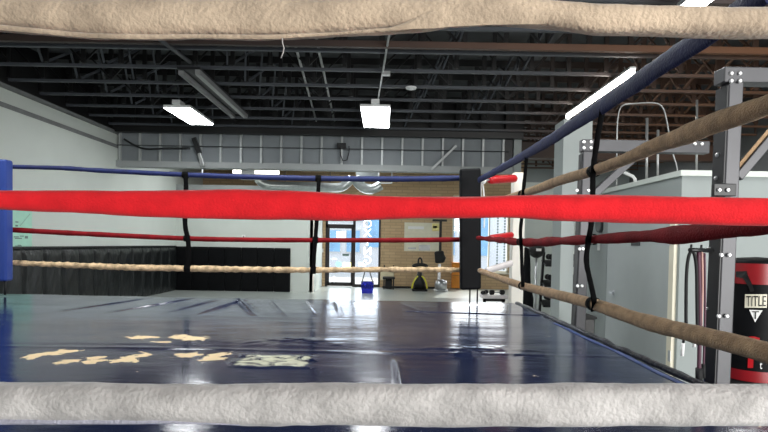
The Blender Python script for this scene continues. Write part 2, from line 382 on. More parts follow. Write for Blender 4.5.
# big window with blind
w1 = struct('window_1', MB().box(WX0, WX0 + .06, YB, YB + .1, WZ0, WZ1).box(WX1 - .06, WX1, YB, YB + .1, WZ0, WZ1).box(WX0, WX1, YB, YB + .1, WZ1 - .06, WZ1).box(WX0, WX1, YB, YB + .1, WZ0, WZ0 + .06)
            .box(bx(489) - .02, bx(489) + .02, YB, YB + .1, WZ0, WZ1), M['cream'])
MB().box(WX0 + .06, WX1 - .06, YB + .04, YB + .05, WZ0 + .06, WZ1 - .06).build('window_pane', M['glass'], w1)
MB().box(WX0 - .05, WX1 + .05, YB - .12, YB, WZ0 - .05, WZ0).build('window_sill', M['cream'], w1)
for k, (xa, xb) in enumerate(((bx(496.5), bx(498)), (bx(503.5), bx(505)))):
    bl = MB()
    for i in range(26): bl.box(xa, xb, YB - .03, YB - .02, WZ0 + .1 + i * .105, WZ0 + .1 + i * .105 + .06)
    bl.build('blind_tape', M['ink'], w1)

# low partition room on the far side with its own pale wall
PXL, PXR, PY = XL, P(313.5, 244, 18.0).x, 18.0
struct('wall_partition', MB().box(PXL, PXR, PY, PY + .12, 0, 3.2).box(PXR - .12, PXR, PY, YB, 0, 3.2), M['wall_pale'])
struct('trim_3', MB().box(PXL, PXR + .02, PY - .03, PY + .14, 3.2, 3.42), M['wall_upper'])
struct('trim_4', MB().box(PXR - .015, PXR + .025, PY - .02, PY + .1, 0, 3.2), M['white_paint'])

# stud-framed header below the roof
HY, HZ0, HX1 = 14.1, 3.455, P(508, 150, 14.1).x
wh = struct('wall_header', MB().box(XL, HX1, HY, HY + .1, HZ0 + .1, ZD), M['drywall'])
struct('trim_5', MB().box(XL, HX1 + .1, HY - .16, HY + .12, HZ0 - .02, HZ0 + .13), M['wall_upper'])
k = 0; x = P(121, 150, HY).x
while x < HX1:
    MB().box(x - .025, x + .025, HY - .09, HY, HZ0 + .12, 4.6).build('stud', M['stud'], wh)
    k += 1; x += 0.508
MB().cyl((XL, HY - .1, 3.98), (HX1, HY - .1, 3.98), .012, seg=6).build('conduit', M['dim_metal'], wh)
MB().bar(P(431, 170, HY - .13), P(456, 146, HY - .13), .05, .16, (0, 1, 0)).build('brace', M['stud'], wh)
struct('beam_4', MB().box(XL, HX1 + .3, HY - .34, HY - .2, 4.27, ZD), M['black'])
struct('column_1', MB().box(P(513, 150, HY).x, P(520.5, 150, HY).x, HY - .1, HY + .1, 0, ZD), M['wall_grey'])
struct('beam_1', MB().box(HX1 - .15, HX1 + .1, HY - .06, HY + .2, HZ0, ZD), M['rig_dark'])
struct('beam_2', MB().box(P(560, 130, 8.2).x, XR, 14.4, 14.7, 3.9, 4.3), M['beam'])

# wide pale column by the rig
CYD = 7.6
struct('column_2', MB().box(P(562, 200, CYD).x, P(575, 200, CYD).x, CYD, CYD + .4, 0, 2.2).box(P(562, 200, CYD).x, P(590.5, 200, CYD).x, CYD, CYD + .4, 2.2, 3.35), M['wall_grey'])
struct('wall_right_inner', MB().box(P(526, 200, 15.5).x, P(556, 200, 15.5).x + 1, 15.5, 15.6, 0, 3.4), M['wall_pale'])

# office box with its own door
OX, OY, OZ = 3.2, P(680, 200, 6).y, 2.46
OY = 3.2 / ((ray(680, 244).x) / ray(680, 244).y)
oy2 = 3.2 / ((ray(586, 244).x) / ray(586, 244).y)
struct('wall_office', MB().box(OX, XR, OY, oy2, 0, OZ - .06), M['wall_grey'])
struct('trim_6', MB().box(OX - .03, XR, OY - .03, oy2, OZ - .06, OZ), M['wall_pale'])
dy0 = 3.2 / ((ray(671.5, 290).x) / ray(671.5, 290).y); dy1 = 3.2 / ((ray(607, 290).x) / ray(607, 290).y)
d2 = struct('door_2', MB().box(OX - .025, OX, dy0 + .02, dy1 - .03, 0.01, 2.05), M['door_paint'])
MB().box(OX - .04, OX - .0, dy0 - .1, dy0, 0, 2.12).build('door_frame', M['cream'], d2)
MB().box(OX - .03, OX - .0, dy1 - .03, dy1 + .12, 0, 2.12).box(OX - .03, OX, dy0, dy1, 2.05, 2.12).build('door_frame', M['wall_grey'], d2)
kp = PX(611, 292.5, OX - .06)
MB().cyl((OX - .025, kp.y, kp.z), (OX - .075, kp.y, kp.z), .012, seg=10).bar((OX - .075, kp.y + .02, kp.z), (OX - .075, kp.y - .12, kp.z - .01), .02, .02).cyl((OX - .025, kp.y, kp.z), (OX - .03, kp.y, kp.z), .035).build('door_handle', M['steel'], d2)
for py in (240, 356):
    h = PX(670.5, py, OX - .03); MB().box(OX - .045, OX - .02, h.y - .02, h.y + .03, h.z - .06, h.z + .06).build('hinge', M['steel'], d2)
sg = PX(635.5, 241, OX - .03)
sgo = thing('door_sign', 'small dark sign plate fixed high on the grey office door', 'sign', (OX - .03, sg.y, sg.z))
MB().box(OX - .034, OX - .026, sg.y - .12, sg.y + .12, sg.z - .06, sg.z + .05).build('plate', M['rig_dark'], sgo)
MB().box(OX - .036, OX - .034, sg.y - .10, sg.y + .10, sg.z - .005, sg.z + .003).build('line', M['ledge'], sgo)
sw = PX(598.5, 246.5, OX - .01)
swo = thing('light_switch', 'small white switch plate on the grey office wall', 'switch', sw)
MB().box(OX - .012, OX, sw.y - .045, sw.y + .045, sw.z - .06, sw.z + .06, .004).build('plate', M['white'], swo)
MB().box(OX - .022, OX - .012, sw.y - .015, sw.y + .015, sw.z - .03, sw.z + .03).build('rocker', M['white'], swo)
cl = PX(599.5, 225, OX - .02)
clo = thing('wall_gauge', 'round grey fitting on office wall above the white switch', 'gauge', cl)
MB().cyl((OX, cl.y, cl.z), (OX - .04, cl.y, cl.z), .12, .11, 24).build('body', M['dim_metal'], clo)
MB().cyl((OX - .04, cl.y, cl.z), (OX - .043, cl.y, cl.z), .09, .09, 24).build('face', M['ledge'], clo)
# low vent by the rig foot
vt = PX(586, 330, 2.3)

# roof beams
def truss(y, first):
    t = MB(); x0, x1 = XL, XR
    t.box(x0, x1, y - .03, y + .03, ZC, ZC + .045)
    w = MB()
    w.box(x0, x1, y - .04, y + .04, ZD - .12, ZD)
    n = 26; dx = (x1 - x0) / n
    for i in range(n + 1):
        xx = x0 + i * dx
        w.box(xx - .035, xx + .035, y - .02, y + .02, ZC + .07, ZD - .1)
        if i < n:
            a, bb = ((xx, y, ZC + .07), (xx + dx, y, ZD - .1)) if i % 2 else ((xx, y, ZD - .1), (xx + dx, y, ZC + .07))
            if i % 3 != 1: w.bar(a, bb, .02, .03)
    o = t.build('ceiling_beam', M['chord']); o['kind'] = 'structure'
    w.build('beam_web', M['beam'], o)
    return o
Y1, DYT = 8.19, 0.90
t0 = truss(Y1, False)
for kk in range(-5, 14):
    if kk == 0: continue
    r = t0.copy(); COL.objects.link(r); r.location = (0, kk * DYT, 0)
    for ch in t0.children:
        c = ch.copy(); COL.objects.link(c); c.parent = r
    # the member nearest the ring runs from dark to lighter brown
fb = MB().box(XL, XR, 7.86, 7.93, ZC - .03, ZC + .06)
struct('beam_3', fb, M['brown_beam'])
# bridging between the beams, sloping across
br = []
for (xa, xs) in ((-5.6, .25), (-4.6, .25), (-2.6, .2), (0.9, -.3), (2.2, -.3), (4.2, -.3), (5.4, -.35), (6.6, -.35)):
    o = MB()
    for kk in range(-1, 6):
        ya = Y1 + kk * DYT
        o.bar((xa + kk * xs * .3, ya, ZC + .08), (xa + kk * xs * .3 + .25, ya + DYT, ZD - .12), .03, .04)
        o.bar((xa + kk * xs * .3 + .25, ya, ZD - .12), (xa + kk * xs * .3, ya + DYT, ZC + .08), .03, .04)
    ob = o.build('beam_bridging', M['chord']); ob['kind'] = 'structure'
# pipes above the lower chords
def zpipe(name, p0, p1, z, r, m, label, cat, z1=None):
    a = PZ(p0[0], p0[1], z); c = PZ(p1[0], p1[1], z if z1 is None else z1)
    o = MB().cyl(a, c, r, seg=8).build(name, m)
    return tag(o, label, cat)
zpipe('sprinkler_pipe', (290, 26), (321, 138), ZC + .22, .022, M['conduit'], 'thin grey pipe running through roof beams above the partition wall', 'pipe')
zpipe('sprinkler_pipe', (314, 28), (338, 138), ZC + .22, .022, M['conduit'], 'second thin grey pipe beside the square ceiling light', 'pipe')
zpipe('conduit', (391, 24), (378, 100), ZC - .01, .016, M['conduit'], 'pale conduit running below the beams to the square ceiling light', 'conduit')
zpipe('conduit', (158, 38), (190, 62), ZC - .04, .03, M['dim_metal'], 'grey conduit leading to the unlit ceiling strip light', 'conduit')
# small fittings under beams
for (px, py, lab) in ((411, 89, 'small white round detector under the roof beams'), (386, 73.5, 'small white junction box on conduit above the square light')):
    c = PZ(px, py, ZC - .03)
    o = thing('smoke_detector' if px == 411 else 'junction_box', lab, 'detector' if px == 411 else 'box', c)
    if px == 411:
        MB().cyl(c + Vector((0, 0, .03)), c, .1, .09, 20).build('body', M['housing'], o); MB().cyl(c, c - Vector((0, 0, .015)), .05, .04, 16).build('sensor', M['housing'], o)
    else:
        MB().box(c.x - .07, c.x + .07, c.y - .05, c.y + .05, c.z - .03, c.z + .03, .006).build('body', M['conduit'], o); MB().box(c.x - .06, c.x + .06, c.y - .04, c.y + .04, c.z - .035, c.z - .03).build('cover', M['housing'], o)

# ------------------------------------------------------------------ ceiling lights
ZL = 4.22
def panel_light(x0, x1, ya, yb, z, label, lm, tilt=0.0):
    cx, cy = (x0 + x1) / 2, (ya + yb) / 2
    o = thing('ceiling_light', label, 'ceiling light', (cx, cy, z), 'lit ceiling lights')
    MB().box(x0, x1, ya, yb, z + .015, z + .07, .01).box(cx - .08, cx + .08, ya - .05, ya + .25, z + .07, z + .16, .01).build('housing', M['housing'], o)
    MB().box(x0 + .015, x1 - .015, ya + .02, yb - .02, z, z + .014).build('diffuser', lm, o)
    for yy in (ya + .2, yb - .2):
        MB().cyl((cx, yy, z + .07), (cx, yy, ZC + .02), .006, seg=6).build('hanger', M['conduit'], o)
    return o
def zz(px, py): return PZ(px, py, ZL)
a, c, e = zz(360, 107.5), zz(390.5, 107), zz(385.5, 128)
panel_light(a.x, c.x, a.y, e.y, ZL, 'square glowing ceiling light hanging at the end of the pale conduit', M['lamp'])
a, c, e = zz(163, 108), zz(191, 107.5), zz(213, 125)
panel_light(a.x, c.x - .04, a.y, e.y, ZL, 'lit panel light hanging beside the unlit grey strip light', M['lamp'])
a, e = zz(633, 75), zz(561, 119.5)
o = thing('ceiling_light', 'long thin lit strip light alongside the blue rope', 'ceiling light', (a.x, a.y, ZL), 'lit ceiling lights')
MB().tube([(a.x, a.y, ZL + .05), (a.x, a.y + .03, ZL + .05), (a.x, e.y - .03, ZL + .05), (a.x, e.y, ZL + .05)], [.03, .043, .043, .03], 14).build('diffuser', M['lamp_strip'], o)
MB().box(a.x - .05, a.x + .05, a.y, e.y, ZL + .09, ZL + .13, .01).build('housing', M['housing'], o)
for yy in (a.y + .25, e.y - .4): MB().cyl((a.x, yy, ZL + .13), (a.x - .03, yy, ZC + .02), .008, seg=6).build('hanger', M['conduit'], o)
e0, e1 = zz(676, 10), zz(703, 9)
panel_light(e0.x, e1.x, e0.y - 1.5, e0.y, ZL, 'lit light showing just above the tan top rope', M['lamp_strip'])
# unlit strip
a, c, e = zz(177, 73), zz(193, 66), zz(224, 117)
o = thing('strip_light', 'long unlit grey strip light hanging under the dark roof', 'strip light', (a.x, a.y, ZL))
MB().add([(a.x, a.y, ZL), (a.x + .07, a.y, ZL - .05), (a.x + .07, e.y, ZL - .05), (a.x, e.y, ZL), (a.x + .3, a.y, ZL + .02), (a.x + .37, a.y, ZL - .03), (a.x + .37, e.y, ZL - .03), (a.x + .3, e.y, ZL + .02)],
         [(0, 1, 2, 3), (4, 5, 6, 7)]).box(a.x + .02, a.x + .10, a.y, e.y, ZL - .02, ZL + .04).box(a.x + .28, a.x + .36, a.y, e.y, ZL - .02, ZL + .06).build('reflector', M['conduit'], o)
MB().box(a.x, a.x + .36, a.y, e.y, ZL + .06, ZL + .1).build('housing', M['rig_dark'], o)
for yy in (a.y + .3, e.y - .3): MB().cyl((a.x + .18, yy, ZL + .09), (a.x + .18, yy, ZC + .1), .008, seg=6).build('hanger', M['dim_metal'], o)
# wall strip light behind header, with boxy fitting
q = P(255, 173, 15.2)
o = thing('wall_light', 'lit double strip light hanging behind the stud header', 'light', q)
MB().cyl(P(233, 171.5, 15.2), P(279, 172.5, 15.2), .055, seg=10).build('tube', M['lamp_small'], o)
aa, bb2 = P(241.5, 180, 15.15), P(255, 169, 15.15)
MB().box(aa.x, bb2.x, 15.1, 15.14, aa.z, bb2.z, .01).build('housing', M['housing'], o)
MB().cyl((q.x - .3, 15.2, bb2.z - .02), (q.x - .3, 15.2, ZC + .6), .01, seg=6).build('hanger', M['dim_metal'], o)

# duct work
DY = 16.6
def D(px, py): return P(px, py, DY)
o = thing('air_duct', 'shiny silver round duct with bends below the stud header', 'duct', D(300, 186))
pts = spline([tuple(D(258, 178.5)), tuple(D(264, 184)), tuple(D(275, 186)), tuple(D(310, 186.6)), tuple(D(338, 187.5)), tuple(D(346, 184)), tuple(D(352, 178.5))], 6)
MB().tube(pts, .135, 16).build('pipe', M['galv'], o)
pts = spline([tuple(D(355, 178)), tuple(D(359, 184)), tuple(D(366, 188.5)), tuple(D(374, 188.5)), tuple(D(381, 185))], 6)
MB().tube(pts, .15, 16).build('elbow', M['galv'], o)
a, e = D(378, 183.5), D(392.5, 171)
MB().box(a.x, e.x, DY - .02, DY + .02, e.z - .03, e.z).box(a.x, e.x, DY - .02, DY + .02, a.z, a.z + .03).box(a.x, a.x + .03, DY - .02, DY + .02, a.z, e.z).box(e.x - .03, e.x, DY - .02, DY + .02, a.z, e.z).build('hanger_frame', M['housing'], o)
MB().box(D(356, 175).x, D(378, 175).x, DY, DY + .3, D(360, 176).z, D(360, 172).z).build('plenum', M['galv'], o)
for px in (285, 330): MB().cyl(D(px, 186), (D(px, 186).x, DY, ZC + .2), .01, seg=6).build('hanger', M['dim_metal'], o)
# things hanging at the header
q = P(201, 163, HY - .25)
o = thing('ceiling_speaker', 'dark hanging lamp arm with pale end in front of the studs', 'lamp', q)
MB().bar(P(194, 138, HY - .25), P(199.5, 154, HY - .25), .09, .11).build('arm', M['rig_dark'], o)
MB().bar(P(199.5, 153, HY - .25), P(203, 166, HY - .25), .1, .1, bev=.02).build('shade', M['conduit'], o)
q = P(342, 146, HY - .2)
o = thing('cable_loop', 'dark box with a hanging loop of cable on stud header', 'cable', q)
MB().box(q.x - .12, q.x + .1, HY - .25, HY - .125, q.z - .05, q.z + .07).build('box', M['rig_dark'], o)
MB().tube([P(340, 146, HY - .2), P(340.5, 155, HY - .2), P(343, 161, HY - .2), P(347, 160, HY - .2), P(349, 152, HY - .2), P(349, 146, HY - .2)], .015, 6).build('cable', M['rig_dark'], o)
pts = spline([tuple(P(124, 139, HY - .3)), tuple(P(134, 145, HY - .3)), tuple(P(146, 149, HY - .3)), tuple(P(165, 148.5, HY - .3)), tuple(P(190, 148.5, HY - .3))], 6)
tag(MB().tube(pts, .025, 8).build('sagging_cable', M['rig_dark']), 'dark sagging cable along the stud header near the wall corner', 'cable')

# conduit loops by the rig
CY = 7.9
def C(px, py): return P(px, py, CY)
pts = spline([(C(617, 170).x, CY, OZ), tuple(C(617, 140)), tuple(C(618, 118)), tuple(C(622, 106)), tuple(C(635, 103.5)), tuple(C(655, 103)), tuple(C(663, 108)), tuple(C(667, 122)), tuple(C(672, 150)), tuple(C(677, 168)), (C(678, 175).x, CY, OZ)], 6)
tag(MB().tube(pts, .010, 8).build('conduit_loop', M['conduit']), 'bent pale conduit arching up above the office box', 'conduit')
for px, top, lab, r in ((647, 118, 'straight pale pipe standing in the arch above the office box', .02), (658, 130, 'shorter pale pipe beside the arch above the office box', .018), (697, 100, 'thin pale pipe dropping past the brown roof beams', .016)):
    tag(MB().cyl(C(px, top), (C(px, 172).x, CY, OZ), r, seg=8).build('vertical_pipe', M['conduit']), lab, 'pipe')
tag(MB().tube([C(621, 171), C(633, 176.5), C(635, 179), (C(635.5, 180).x, CY, OZ)], .024, 8).build('bent_pipe', M['housing']), 'short white slanting pipe end above the office box edge', 'pipe')

# ------------------------------------------------------------------ boxing ring
CZ = EYE.z - 0.623
CX0, CX1, CYN, CYF = -5.0, 1.47, 0.55, 6.13
ring = thing('boxing_ring', 'raised boxing ring with worn glossy blue vinyl canvas', 'boxing ring', (-1.7, 3.4, 0))
patches = []
for (px, py, hw, hh) in ((37, 355, 8, 3.0), (52, 353.5, 9, 1.6), (66, 351, 11, 1.7), (68, 361, 9, 2.4), (93, 361, 9, 3.0), (97, 357.5, 7, 2), (125, 359.5, 10, 2.6), (142, 355, 9, 2.2), (141, 337.5, 13, 1.4), (180, 337, 9, 1.8), (195, 339, 13, 2), (163, 342.5, 8, .8),
                         (188, 355, 12, 2.2), (211, 358.5, 11, 2.6), (221, 354.5, 8, 1.8)):
    c = PZ(px, py, CZ); dx = PZ(px + hw, py, CZ).x - c.x; dy = abs(PZ(px, py - hh, CZ).y - PZ(px, py + hh, CZ).y) / 2
    patches.append((c.x, c.y, dx * 1.15, dy * 1.15))
seam_d = PZ(384, 352.5, CZ).y
kc = PZ(272, 361, CZ)
kc2 = PZ(475, 352, CZ)
def pale_patch(x, y):  # mask of the pale crinkled patch on the canvas
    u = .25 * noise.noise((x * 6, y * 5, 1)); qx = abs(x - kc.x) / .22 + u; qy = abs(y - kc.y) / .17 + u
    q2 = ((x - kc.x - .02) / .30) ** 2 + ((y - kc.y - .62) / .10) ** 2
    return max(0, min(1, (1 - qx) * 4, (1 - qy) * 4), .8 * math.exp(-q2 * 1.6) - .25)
def hgt(x, y):
    z = 0.0
    s = seam_d + .035 * noise.noise((x * 1.1, 3.1, 0)) + .012 * noise.noise((x * 5, 1.7, 0))
    z += .0028 * math.exp(-((y - s) / .03) ** 2) + (.003 if y > s else 0) * min(1, (y - s) / .12 if y > s else 0)
    z += .004 * noise.noise((x * .8, y * 1.4, 2.0)) + .0012 * noise.noise((x * 2.5, y * 5, 7.0))
    # crinkled patches
    for (cx, cy, rx, ry, amp) in ((kc2.x, kc2.y, .35, .2, .012), (kc.x + .05, kc.y + .55, .5, .15, .006)):
        q = ((x - cx) / rx) ** 2 + ((y - cy) / ry) ** 2
        if q < 2.5: z += amp * math.exp(-q * q) * (.7 * abs(noise.noise((x * 9, y * 8, 4))) + .5 * abs(noise.noise((x * 19 + 3, y * 15, 9))))
    tq = pale_patch(x, y)
    if tq > 0:
        dd, pp = noise.voronoi((x * 10, y * 7, 0.0)); p0 = pp[0]; tv = noise.noise_vector(p0 * 5.3)
        z += min(1, tq * 3) * ((.05 * tv.y - .03) * (y - p0.y / 7) + .07 * tv.x * (x - p0.x / 10) + .003)
    # radiating folds by the far edge
    if y > 4.0:
        e = min(1, (y - 4.0) / 1.6)
        z += .005 * e * max(0, noise.noise((x * 2.6 + (y - 5) * .9, y * .35, 11)) - .1) * (0 if x < -2.9 else 1 if x < .2 else .4)
        for (fx, sl, wd, am) in ((-1.47, -.08, .022, .022), (-1.56, .38, .024, .030), (-1.49, .38, .02, -.010), (-1.2, .3, .024, .016), (-.85, .22, .024, .012), (-2.05, -.22, .028, .014), (-2.5, -.2, .03, .012), (-1.75, -.1, .03, .010), (-.5, .12, .02, .008), (.15, .25, .03, .007)):
            if abs(y - 5.35) < .75: z += am * math.exp(-((x - fx - sl * (5.9 - y)) / wd) ** 2) * math.cos((y - 5.35) / .75 * math.pi / 2) ** 1
    # crease running toward the viewer
    z += .010 * math.exp(-((x - (.08 + (3 - y) * .02)) / .018) ** 2) * max(0, min(1, (3.05 - y) / .15)) * (1 if y > 2.0 else 0)
    z += .007 * math.exp(-((y - (5.15 - .12 * x)) / .03) ** 2) * (1 if x > .2 else 0)
    # edges roll down
    for dd in (CX1 - x, CYF - y):
        if dd < .06: z -= .03 * (1 - dd / .06) ** 2
    return z
NXg, NYg = 330, 330
verts = []; wear = []; pale_vals = []
for j in range(NYg + 1):
    y = CYN + (CYF - CYN) * j / NYg
    for i in range(NXg + 1):
        x = CX0 + (CX1 - CX0) * i / NXg
        verts.append(Vector((x, y, CZ + hgt(x, y))) - ring.location)
        wv = 0
        for (cx, cy, rx, ry) in patches:
            q = ((x - cx) / rx) ** 2 + ((y - cy) / ry) ** 2
            wv = max(wv, math.exp(-q * .69))
        wear.append(wv); pale_vals.append(pale_patch(x, y))
faces = [(j * (NXg + 1) + i, j * (NXg + 1) + i + 1, (j + 1) * (NXg + 1) + i + 1, (j + 1) * (NXg + 1) + i) for j in range(NYg) for i in range(NXg)]
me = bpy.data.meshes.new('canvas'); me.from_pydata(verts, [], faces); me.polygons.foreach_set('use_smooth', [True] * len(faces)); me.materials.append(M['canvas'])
at = me.attributes.new('wear', 'FLOAT', 'POINT'); at.data.foreach_set('value', wear)
at2 = me.attributes.new('pale_patch', 'FLOAT', 'POINT'); at2.data.foreach_set('value', pale_vals)
cvo = bpy.data.objects.new('canvas', me); COL.objects.link(cvo); cvo.parent = ring
MB().box(CX0, CX1 - .02, CYN, CYF - .02, CZ - .16, CZ - .05).build('platform', M['rig_dark'], ring)
MB().box(CX0, CX1, CYN, CYN + .02, .02, CZ - .05).box(CX0, CX1, CYF - .03, CYF - .01, .02, CZ - .04).box(CX1 - .03, CX1 - .01, CYN, CYF, .02, CZ - .04).box(CX0, CX0 + .02, CYN, CYF, .02, CZ - .04).build('skirt', M['blue_cloth'], ring)
for (x, y) in ((CX0 + .2, CYN + .2), (CX1 - .2, CYN + .2), (CX0 + .2, CYF - .2), (CX1 - .2, CYF - .2)):
    MB().box(x - .05, x + .05, y - .05, y + .05, 0, CZ - .16).build('leg', M['rig_dark'], ring)
pts = []; ra = []
for i in range(121):
    y = CYN + .1 + (CYF - CYN - .1) * i / 120
    pts.append((CX1 + .012 + .012 * noise.noise((y * 3, 0, 0)), y, CZ - .004 + .012 * noise.noise((y * 5, 4, 0)))); ra.append(.02 + .008 * noise.noise((y * 7, 9, 0)))
MB().tube(pts, ra, 8).build('edge_trim', M['dark_edge'], ring)
pts = []; ra = []
for i in range(81):
    y = CYN + .1 + (4.4 - CYN) * i / 80
    pts.append((CX1 - .075 + .01 * noise.noise((y * 2, 7, 0)), y, CZ + hgt(CX1 - .075, y) + .002)); ra.append(.03)
MB().tube(pts, ra, 8, flat=([.004] * 81, [.018 + .01 * noise.noise((i * .2, 1, 5)) for i in range(81)])).build('edge_strip', M['edge_blue'], ring)

# near ropes: wrapped cloth covers, profile of upper and lower edge
def near_rope(prof, d, m, name, label, thick, seg=28, wob=.0012, fold=0.0):
    S = spline(prof, 12); pts = []; ha = []; hb = []
    # extend beyond the frame, following the same line
    first, last = S[0], S[-1]
    ext0 = [(first[0] - 60 * i, first[1], first[2]) for i in range(34, 0, -1)]; ext1 = [(last[0] + 25 * i, last[1] + .15 * i, last[2] + .15 * i) for i in range(1, 6)]
    rows = []
    L = ext0 + S + ext1
    vs = []; n = len(L)
    for i, (px, t, bt) in enumerate(L):
        a, c = P(px, t, d), P(px, bt, d); mid = (a + c) / 2; h = (a.z - c.z) / 2
        for k in range(seg):
            q = 2 * math.pi * k / seg
            cz, cy = math.cos(q), math.sin(q)
            sg = lambda v, e: math.copysign(abs(v) ** e, v)
            p = Vector((mid.x, mid.y + thick * sg(cy, .85), mid.z + h * sg(cz, .8)))
            w = noise.noise((p.x * 9, p.z * 22, cy * 1.3)) * wob * 2.2 + noise.noise((p.x * 34, p.z * 60, cy * 3)) * wob
            if fold: w += fold * abs(noise.noise((p.x * 2.2 + p.z * 9, p.z * 5, 3 + cy))) 
            p += Vector((0, cy, cz)) * w
            vs.append(p)
    fs = [(i * seg + k, i * seg + (k + 1) % seg, (i + 1) * seg + (k + 1) % seg, (i + 1) * seg + k) for i in range(n - 1) for k in range(seg)]
    root = thing(name, label, 'rope', (0, d, (P(384, prof[0][1], d).z)), 'ring ropes')
    MB().add(vs, fs, True).add(vs[:seg], [list(range(seg))]).add(vs[-seg:], [list(range(seg))]).build('cover', m, root)
    MB().tube([P(q_[0], (q_[1] + q_[2]) / 2, d) for q_ in L[::3]] , .010, 8).build('core', M['tan_twist'], root)
    return root
ND = .92
r1 = near_rope([(-10, -3, 29), (40, -2, 33), (90, -1, 37.5), (140, -1, 38.5), (200, 0, 38), (255, 0, 38.5), (300, 1, 37), (345, 2, 34), (390, 3, 31), (430, 3.5, 28.5), (455, 0.5, 26), (490, -1, 24.5), (520, 2, 26), (560, 4.5, 28.5), (600, 7.5, 32.5), (650, 7.5, 33.5), (700, 9, 35), (740, 10, 36), (780, 10.5, 36.5)],
               ND, M['tan_cloth'], 'ring_rope', 'thick fluffy tan-covered rope across the top of the view near the lens', .024, fold=.004)
# overlapping second layer of cloth and a lower hem on the tan cover
def cover_flap(edge, d, m, root, name):
    S = spline(edge, 10); vs = []; n = len(S)
    for (px, t, bt) in S:
        for q in (0, .33, .66, 1):
            p = P(px, t + (bt - t) * q, d); bulge = .004 * math.sin(math.pi * q)
            vs.append(p + Vector((0, -bulge + .0015 * noise.noise((p.x * 14, p.z * 20, 2)), 0)))
    MB().add(vs, [(i * 4 + k, i * 4 + k + 1, (i + 1) * 4 + k + 1, (i + 1) * 4 + k) for i in range(n - 1) for k in range(3)], True).build(name, m, root)
cover_flap([(-6, 24, 29.5), (40, 28.5, 33.6), (90, 33, 38), (140, 34, 39), (200, 34.5, 38.6), (255, 34.5, 39.2), (300, 33.5, 37.4), (345, 31.5, 34.5), (395, 27, 31)], ND - .021, M['tan_cloth'], r1, 'hem')
cover_flap([(378, 30.5, 32), (398, 25, 30.3), (415, 18, 29), (435, 8, 28.2), (455, .5, 26.3), (490, -1, 25), (520, 3, 24.5), (545, 12, 24)], ND - .0245, M['tan_cloth'], r1, 'overlap')
MB().tube([P(282, 36, ND - .02), P(282.5, 43, ND - .02), P(284, 48, ND - .02), P(283, 53, ND - .02), P(281, 58, ND - .02)], .0009, 6).build('loose_thread', M['pale_cloth'], r1)

r2 = near_rope([(-10, 191, 208.5), (40, 191.5, 211), (90, 191.5, 213), (140, 191.5, 216), (186, 190.5, 218), (230, 189.5, 219), (256, 190, 219.5), (300, 191, 220), (340, 194, 220.5), (380, 196, 219), (420, 197, 218), (470, 197, 218), (512, 196.5, 217.5), (560, 196, 221), (610, 196, 222), (660, 197, 223), (710, 198, 224), (740, 198.5, 224.5), (780, 199, 225)],
               ND, M['red_cloth'], 'ring_rope', 'wide bright red cloth-covered rope crossing the middle of the view near the lens', .020, wob=.0006, fold=.003)
r3 = near_rope([(-10, 383.5, 421), (60, 384, 420), (120, 384, 420), (180, 384.5, 421), (256, 384.5, 424.5), (330, 384, 425), (400, 384.5, 425.5), (512, 384, 425), (600, 384, 425), (700, 384.5, 425), (780, 385, 425)],
               ND, M['pale_cloth'], 'ring_rope', 'thick whitish fleece-covered rope low across the view above blue canvas edge', .026, fold=.003)
cover_flap([(-6, 419, 425), (60, 419, 424.5), (120, 419, 424.5), (170, 420, 424), (210, 422.5, 424.5), (240, 424, 425.5)], ND - .016, M['lilac_cloth'], r3, 'hem')

# generic rope through 3D points with spiral-wrapped cover
def rope(pts, ra, rb, m, label, n=14, seg=14, twist=0.0, amp=.12):
    S = spline([tuple(p) for p in pts], n); fa = []; fb2 = []
    cum = 0; prev = None
    k = len(S); V = []
    for i, p in enumerate(S):
        p = Vector(p)
        if prev is not None: cum += (p - prev).length
        prev = p
        t = i / (k - 1) * (len(ra) - 1); a = int(min(t, len(ra) - 2)); f = t - a
        A = ra[a] * (1 - f) + ra[a + 1] * f; B = rb[a] * (1 - f) + rb[a + 1] * f
        w = 1 + amp * noise.noise((cum * 6, 0, 5)) + amp * .6 * noise.noise((cum * 21, 3, 5))
        if twist: w += .14 * math.sin(cum * twist)
        fa.append(A * w); fb2.append(B * w)
    root = thing('ring_rope', label, 'rope', S[0], 'ring ropes')
    MB().tube(S, 0, seg, True, flat=(fa, fb2)).build('cover', m, root)
    MB().tube([S[0], S[-1]] if False else S, .006, 6).build('core', M['tan_twist'], root)
    return root
FD = 5.92
def FP(px, py, dd=0): return P(px, py, FD + dd)
rope([FP(-2, 166.5), FP(60, 168), FP(100, 170.5), FP(186, 174.8), FP(250, 177), FP(318, 178.5), FP(400, 179), FP(466, 178)], [.022, .024, .026, .028, .03, .03], [.03] * 6, M['far_blue'], 'thin navy rope, uppermost on the side toward the glass door')
rope([FP(-2, 198), FP(100, 203), FP(186, 207), FP(318, 209.5), FP(400, 209), FP(466, 208)], [.024] * 2, [.024] * 2, M['tan_twist'], 'tan twisted rope second from top toward the glass door')
rope([FP(-2, 229), FP(60, 232.5), FP(100, 234.5), FP(186, 238.5), FP(250, 239.8), FP(318, 240.2), FP(400, 240.2), FP(466, 239.5)], [.028, .027, .026, .025, .026], [.026] * 5, M['dark_red'], 'thin dark red rope across the far side toward glass door')
rope([FP(-2, 262), FP(40, 264), FP(80, 265.5), FP(130, 267.5), FP(186, 268.5), FP(250, 269.5), FP(318, 270), FP(400, 269.5), FP(466, 270)], [.028, .029, .033, .034, .032, .028, .026], [.028] * 7, M['tan_twist'], 'lumpy tan rope, lowest on the far side toward glass door', twist=70, amp=.2)
RX = .92
def RP(px, py, x=RX): return PX(px, py, x)
